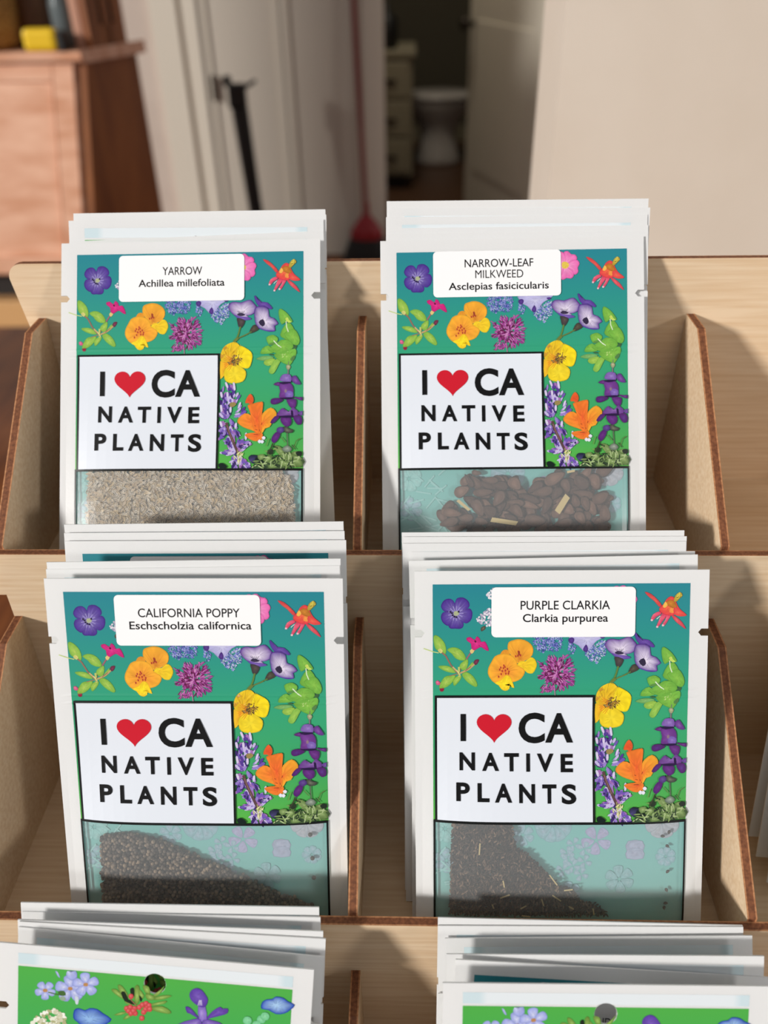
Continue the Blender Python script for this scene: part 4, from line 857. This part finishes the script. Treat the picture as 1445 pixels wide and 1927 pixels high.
FRONTS = {
 'yarrow': (bx(.189, .742, .02, .472), [ln('YARROW', .382, .557, .215), ln('Achillea millefoliata', .276, .656, .328, .0028, .012)]),
 'milkweed': (bx(.16, .714, .0, .446), [ln('NARROW-LEAF', .297, .595, .158), ln('MILKWEED', .343, .551, .265, .0031, 0.0), ln('Asclepias fasicicularis', .227, .661, .376, .0028, .012)]),
 'poppy': (bx(.195, .755, .025, .478), [ln('CALIFORNIA POPPY', .285, .677, .222), ln('Eschscholzia californica', .249, .72, .33, .0028, .012)]),
 'clarkia': (bx(.229, .788, .027, .468), [ln('PURPLE CLARKIA', .342, .689, .224), ln('Clarkia purpurea', .351, .682, .333, .0028, .012)])}
PLACE = {'yarrow': ('top left stack', 'YARROW'), 'milkweed': ('top right stack', 'NARROW-LEAF MILKWEED'), 'poppy': ('middle left stack', 'CALIFORNIA POPPY'), 'clarkia': ('middle right stack', 'PURPLE CLARKIA'), 'tl': ('bottom left stack', ''), 'tr': ('bottom right stack', '')}
ORD = ['frontmost', 'second', 'third', 'fourth', 'fifth', 'sixth', 'seventh']
MW = {}
for key, rows in POSES.items():
    where, nm = PLACE[key]
    for k, q in enumerate(rows):
        mw = frame(q)
        if k == 0 and nm: lab = 'white seed packet with the %s sticker, frontmost of the %s' % (nm, where)
        elif k == 0: lab = 'seed packet with green back and round hang hole, frontmost of the %s' % where
        elif k == len(rows)-1: lab = 'white seed packet at the very back of the %s' % where
        else: lab = 'white seed packet, %s from the front in the %s' % (ORD[k], where)
        pk = empty('seed_packet', mw, lab, 'seed packet', 'seed packets in the ' + where)
        if k == 0 and nm:
            MW[key] = mw
            link('pouch', PO_FULL, pk); link('printed_flowers', FL_FULL, pk); link('slogan_panel', SLOGAN, pk); link('inner_print', INNER, pk); link('seed_window', WINDOW, pk)
            a, b_ = sticker(A_FULL, *FRONTS[key]); link('lettering', b_, link('name_sticker', a, pk))
        elif k == 0: link('pouch', PO_HOLE, pk); link('printed_flowers', BACKP, pk)
        else:
            if (key, k) in (('poppy', 3), ('tr', 1)): link('pouch', PO_THIN, pk); link('printed_flowers', FL_THIN, pk)
            else: link('pouch', PO_HOLE, pk); link('printed_flowers', BACKP, pk)
            if key == 'poppy' and k == 3: link('name_sticker', sticker(A_THIN, FRONTS['poppy'][0], [])[0], pk)
            if key == 'tr' and k == 1:
                a, b_ = sticker(A_THIN, bx(.229, .788, .027, .468), [ln('INDIAN', .445, .56, .355, .0026)]); link('lettering', b_, link('name_sticker', a, pk))
# packets at the right edge of the picture, middle tier
for k, (x, y, zl, ln_) in enumerate(((.2068, -.0655, .0028, .42), (.2064, -.0547, .0028, .40), (.2064, -.0457, .0028, .36))):
    mw = frame((x, y, -dZ-lH+.0006+zl, ln_, 0, -.06, 1))
    pk = empty('seed_packet', mw, 'white seed packet cut by the right edge of the photo, %s of three' % ('front', 'middle', 'rear')[k], 'seed packet', 'seed packets in the middle far right stack')
    link('pouch', PO_THIN, pk); link('printed_flowers', FL_THIN, pk); link('slogan_panel', SLOGAN_THIN, pk)

# ------------------------------------------------------------ seeds
def seed_object(name, key, mb, label, cat, kind=None, group=None, loc=None):
    o = bpy.data.objects.new(name, mb.mesh(name) if isinstance(mb, MB) else mb); COL.objects.link(o)
    o.matrix_world = MW[key] @ (loc if loc else Matrix.Identity(4)); return tag(o, label, cat, group, kind)
def hf(u, vd): return half(u, H-vd, A_FULL)
rs = random.Random(11)
def spots(poly, step, layers, top=.8):
    xs = [p[0] for p in poly]; ys = [p[1] for p in poly]; out = []
    for L in range(layers):
        y = min(ys); r = 0
        while y < max(ys):
            x = min(xs) + (r % 2)*step/2
            while x < max(xs):
                px, py = x+rs.uniform(-.35, .35)*step, y+rs.uniform(-.35, .35)*step
                if inside(poly, px, py): out.append((px*1e-3, py*1e-3, (.12+(top-.12)*(L+rs.uniform(.2, .8))/layers)))
                x += step
            y += step*.86; r += 1
    return out
bm = bmesh.new(); bmesh.ops.create_icosphere(bm, subdivisions=2, radius=1); SPH = ([tuple(v.co) for v in bm.verts], [[v.index for v in f.verts] for f in bm.faces]); bm.free()
def ball(mb, c, rx, ry, rz, ang, col, shape=SPH, jit=.12):
    n = len(mb.v); ca, sa = math.cos(ang), math.sin(ang)
    for x, y, z in shape[0]:
        x, y, z = x*rx, y*ry, z*rz; mb.v.append((c[0]+x*ca-y*sa, c[1]+x*sa+y*ca, c[2]+z))
    for f in shape[1]: mb.face([n+i for i in f], M['seedink'], col)
def dark(c, f): return tuple(x*f for x in c)
# California poppy: round grey-brown seeds
poly = [(-38.5, 97.5), (-36.4, 96.6), (-27, 95.4), (-17.1, 98), (-8.9, 101.2), (-.7, 105.7), (7.6, 109), (15.8, 113.6), (24.1, 118.2), (33.3, 121.9), (39, 124.6), (39, 126), (-39.5, 126)]
mb = MB(); mb.smooth = True
pal = [(96, 82, 70), (124, 106, 90), (70, 58, 48), (148, 126, 104), (106, 92, 80), (50, 40, 34)]
for u, v, f in spots(poly, 1.42, 3, .86):
    r = rs.uniform(.00062, .00082); ball(mb, (u, H-v, f*hf(u, v)-.0002), r, r*rs.uniform(.85, 1), r*.9, rs.uniform(0, 6), lin(rs.choice(pal)))
seed_object('poppy_seeds', 'poppy', mb, 'sloping heap of round grey-brown seeds behind the california poppy packet window', 'seeds', 'stuff')
def flake(l, w, t):                              # pointed flat seed: 3 strips long
    v = []; f = []
    prof = [(-1, .12), (-.55, .8), (0, 1), (.55, .8), (1, .12)]
    for x, s in prof: v += [(x*l, -s*w, 0), (x*l, -s*w*.45, t), (x*l, s*w*.45, t), (x*l, s*w, 0)]
    for k in range(4):
        for j in range(3): a = k*4+j; f.append(([a, a+4, a+5, a+1], j))
    return v, f
def put(mb, c, ang, tilt, l, w, t, edge, mid):
    v, f = flake(l, w, t); n = len(mb.v); R = Matrix.Rotation(ang, 3, 'Z') @ Matrix.Rotation(tilt, 3, 'Y')
    for p in v: mb.v.append(tuple(Vector(c) + R @ Vector(p)))
    for q, j in f: mb.face([n+i for i in q], M['seedink'], mid if j == 1 else edge)
# purple clarkia: small dark angular seeds
poly = [(-38.4, 90.9), (-17.1, 90.9), (-15.7, 100.4), (-10.8, 103.3), (-6, 108.3), (-.4, 114.1), (5.2, 116.3), (7.3, 119.9), (12.8, 121.4), (18.4, 125.7), (19, 126), (-39.4, 126)]
mb = MB(); pal = [(80, 60, 46), (58, 41, 32), (104, 80, 64), (40, 28, 22), (132, 106, 86), (70, 54, 43)]
for u, v, f in spots(poly, 1.05, 3, .86):
    c = lin(rs.choice(pal)); put(mb, (u, H-v, f*hf(u, v)-.0002), rs.gauss(1.2, .7), rs.gauss(0, .35), rs.uniform(.00065, .0009), rs.uniform(.0003, .00045), .0003, dark(c, .7), c)
seed_object('clarkia_seeds', 'clarkia', mb, 'steep heap of tiny dark brown seeds behind the purple clarkia packet window', 'seeds', 'stuff')
# yarrow: slender pale-edged seeds
poly = [(-39.6, 90.9), (36.2, 90.9), (40.6, 94.8), (41.4, 113), (41.5, 126), (-40.2, 126), (-40.2, 111)]
mb = MB(); pal = [(196, 172, 142), (210, 186, 154), (168, 140, 110), (184, 152, 112), (200, 178, 156)]; ed = [(240, 228, 208), (250, 242, 228), (224, 204, 176), (236, 212, 168)]
for u, v, f in spots(poly, 1.12, 3, .94):
    put(mb, (u, H-v, f*hf(u, v)-.0001), rs.uniform(0, 3.14), rs.gauss(0, .28), rs.uniform(.0012, .0016), rs.uniform(.00036, .0005), -.00016, lin(rs.choice(ed)), dark(lin(rs.choice(pal)), rs.uniform(.3, .85)))
seed_object('yarrow_seeds', 'yarrow', mb, 'thick layer of slender pale tan seeds behind the yarrow packet window', 'seeds', 'stuff')
# strays along the window's right edge
sb = MB(); sb.smooth = True; ball(sb, (0, 0, 0), .00085, .0008, .00075, 0, lin((74, 64, 54))); me = sb.mesh('stray_seed')
for u, v in ((38.3, 95.67), (38.92, 105.1), (39.24, 112.97)):
    seed_object('stray_seed', 'poppy', me, 'single round seed stuck at the right side of the poppy window', 'seed', None, 'stray seeds in the california poppy window', Matrix.Translation((u*1e-3, H-v*1e-3, hf(u*1e-3, v*1e-3)*.5)))
sb = MB(); put(sb, (0, 0, 0), 0, 0, .0008, .0006, .0004, lin((48, 40, 32)), lin((70, 58, 46))); me = sb.mesh('stray_seed')
for i, (u, v) in enumerate(((36.84, 96.17), (39.21, 94.74), (38.63, 99.89), (38.97, 109.44), (38.63, 116.3), (38.39, 121.36), (37.94, 122.96))):
    seed_object('stray_seed', 'clarkia', me, 'single dark seed stuck at the right side of the clarkia window', 'seed', None, 'stray seeds in the purple clarkia window', Matrix.Translation((u*1e-3, H-v*1e-3, hf(u*1e-3, v*1e-3)*.5)) @ Matrix.Rotation(i*1.3, 4, 'Z'))
# straw bits in the clarkia seeds
SB = [(-28.67, 97.88, -28.94, 102.19), (-20.47, 111.58, -19.98, 114.11), (-21.49, 118.17, -18.03, 116.86), (-6.59, 118.46, -5.87, 121.0), (-3.9, 109.42, -1.1, 113.25), (-2.79, 117.01, .34, 119.19), (-14.18, 122.09, -12.11, 121.0), (3.13, 121.22, 4.88, 122.23), (1.34, 115.2, 4.45, 114.84), (-13.61, 125.0, -10.55, 125.4), (11.8, 122.09, 12.17, 124.27), (-24.25, 120.64, -23.76, 122.09)]
for a, b_, c, d in SB:
    l = math.hypot(c-a, d-b_)*1e-3; mb = MB(); mb.box(-l/2, l/2, -.00022, .00022, -.0001, .0001, M['straw'])
    u, v = (a+c)/2e3, (b_+d)/2e3
    seed_object('straw_bit', 'clarkia', mb, 'thin straw splinter among the dark clarkia seeds', 'straw', None, 'straw bits in the purple clarkia window', Matrix.Translation((u, H-v, hf(u, v)*.93)) @ Matrix.Rotation(-math.atan2(d-b_, c-a), 4, 'Z'))
# milkweed: big flat oval seeds, each one a thing
MS = [(-14.49, 92.04, 3.9, 2.3, 10), (-17.51, 95.14, 6.2, 2.2, 58), (-20.21, 99.12, 6.6, 4.5, -25), (-9.2, 94.95, 6.6, 3.0, 5), (-11.9, 99.73, 8.2, 3.3, -4), (-5.24, 97.12, 6.6, 3.7, 12), (.41, 96.51, 6.2, 4.7, 50), (-5.94, 102.11, 7.2, 4.3, -60), (-13.94, 105.71, 7.9, 4.6, 62), (-9.63, 107.08, 6.2, 4.9, 35), (-24.27, 107.63, 8.2, 3.9, 10), (-25.3, 111.29, 7.9, 3.9, -15), (-20.99, 113.33, 5.9, 2.6, -20), (8.34, 97.92, 7.2, 3.7, -35), (15.98, 94.33, 8.9, 4.9, -28), (11.31, 99.61, 8.5, 4.1, -12), (20.25, 97.36, 6.2, 3.6, 70), (26.2, 96.09, 7.2, 4.9, 50), (31.47, 95.81, 6.9, 4.6, 68), (27.15, 100.75, 8.5, 3.7, 14), (33.73, 102.13, 7.2, 4.7, -30), (12.59, 104.94, 7.6, 3.7, -70), (30.07, 106.08, 6.9, 3.9, 62), (35.33, 108.12, 7.2, 4.3, 85), (8.24, 110.89, 8.5, 5.3, 6), (5.99, 102.22, 9.2, 2.8, 22), (5.97, 104.88, 7.9, 3.0, 18), (.68, 103.84, 7.2, 3.0, 6), (1.32, 107.17, 6.6, 3.7, 55), (16.59, 100.32, 5.9, 3.7, -55), (21.16, 106.67, 5.3, 4.6, 40), (19.14, 111.97, 7.2, 3.9, -10), (-12.65, 111.06, 5.3, 3.0, 15), (-1.36, 109.82, 6.2, 2.9, 30), (25.76, 110.03, 5.9, 3.9, 60), (28.7, 113.05, 4.3, 3.9, 80), (34.62, 113.76, 4.6, 3.3, 0), (-6.03, 113.11, 5.9, 2.6, 10), (9.95, 103.92, 3.9, 3.9, 80), (23.83, 103.37, 5.3, 3.3, 70), (27.78, 104.4, 6.2, 3.4, 75)]
def milkseed(k):
    mb = MB(); mb.smooth = True; N = 22; r = random.Random(k); base = [(98, 70, 57), (82, 57, 47), (114, 83, 68)][k % 3]
    rings = [(1, -.00012), (1.0, .00006), (.86, .00024), (.74, .00010), (.45, .00022), (.12, .00042)]
    fc = [dark(lin(base), .7), dark(lin(base), 1.25), dark(lin(base), .8), dark(lin(base), .95), dark(lin(base), 1.15), dark(lin(base), 1.2)]
    for s, z in rings:
        for i in range(N):
            a = 6.2832*i/N; x = math.cos(a); y = math.sin(a)*(1-.30*x)*(1+.05*math.sin(3*a+k)); mb.v.append((x*s, y*s*.95, z+.0002*x*math.sin(k)))
    for j in range(len(rings)-1):
        for i in range(N): i2 = (i+1) % N; mb.face([j*N+i, j*N+i2, (j+1)*N+i2, (j+1)*N+i], M['seedink'], fc[j])
    mb.face([(len(rings)-1)*N+i for i in range(N)], M['seedink'], fc[5]); mb.face([i for i in range(N)][::-1], M['seedink'], fc[0])
    return mb.mesh('milkweed_seed')
MK = [milkseed(k) for k in range(4)]
def milk(u, v, l, w, a, f, k):
    u, v = u*1e-3, v*1e-3
    t = Matrix.Translation((u, H-v, f*hf(u, v))) @ Matrix.Rotation(math.radians(-a)+(math.pi if k % 2 else 0), 4, 'Z') @ Matrix.Rotation(rs.gauss(0, .10), 4, 'X') @ Matrix.Rotation(rs.gauss(0, .05), 4, 'Y') @ Matrix.Diagonal((l*.5e-3, w*.5e-3, 1, 1))
    seed_object('milkweed_seed', 'milkweed', MK[k % 4], 'flat brown oval seed in the heap behind the milkweed packet window', 'seed', None, 'milkweed seeds', t)
REG = [(-28.3, 107.6), (-23.2, 101), (-19.2, 93.7), (-7.2, 94.1), (-1.9, 94.5), (3.4, 97.9), (12.7, 94.6), (19.3, 91.4), (35.8, 91.2), (36.1, 100.2), (37.6, 108.1), (36.9, 117), (-18, 117), (-27.3, 114)]
for L, f in ((0, .25), (1, .45)):
    for u, v, _ in spots(REG, 5.2 if L else 6.2, 1): 
        if abs(u*1e3+22) + abs(v*1e3-101) > 6: milk(u*1e3, v*1e3, rs.uniform(5.8, 7.6), rs.uniform(3.4, 4.6), rs.uniform(-90, 90), f+rs.uniform(-.05, .05), rs.randrange(4))
for k, s in enumerate(MS): milk(*s, .62+.2*((k*7) % 11)/11, k)
CH = (((16.53, 107.96), (20.55, 101.02), 2.7, 'pale rectangular straw chip lying across the milkweed seeds'), ((-22.23, 102.64), (-17.27, 106.68), 1.3, 'short pale stalk splinter left of the milkweed seed heap'), ((-9.33, 110.42), (1.28, 111.83), 2.0, 'long pale straw sliver low among the milkweed seeds'), ((20.5, 92.2), (23.6, 91.5), 1.0, 'pale curled fibre at the top edge of the milkweed window'))
for (a, b_), (c, d), w, lab in CH:
    l = math.hypot(c-a, d-b_)*1e-3; w *= .5e-3; mb = MB()
    mb.v = [(-l/2, -w*.8, 0), (l/2*.86, -w, 0), (l/2, w*.7, 0), (-l/2*.9, w, 0), (-l/2, -w*.8, .00025), (l/2*.86, -w, .00025), (l/2, w*.7, .00025), (-l/2*.9, w, .00025)]
    for q in ((3, 2, 1, 0), (4, 5, 6, 7), (0, 1, 5, 4), (1, 2, 6, 5), (2, 3, 7, 6), (3, 0, 4, 7)): mb.face(list(q), M['straw'])
    u, v = (a+c)/2e3, (b_+d)/2e3
    seed_object('straw_chip', 'milkweed', mb, lab, 'straw', None, None, Matrix.Translation((u, H-v, hf(u, v)*.9)) @ Matrix.Rotation(-math.atan2(d-b_, c-a), 4, 'Z'))
bpy.context.view_layer.update()
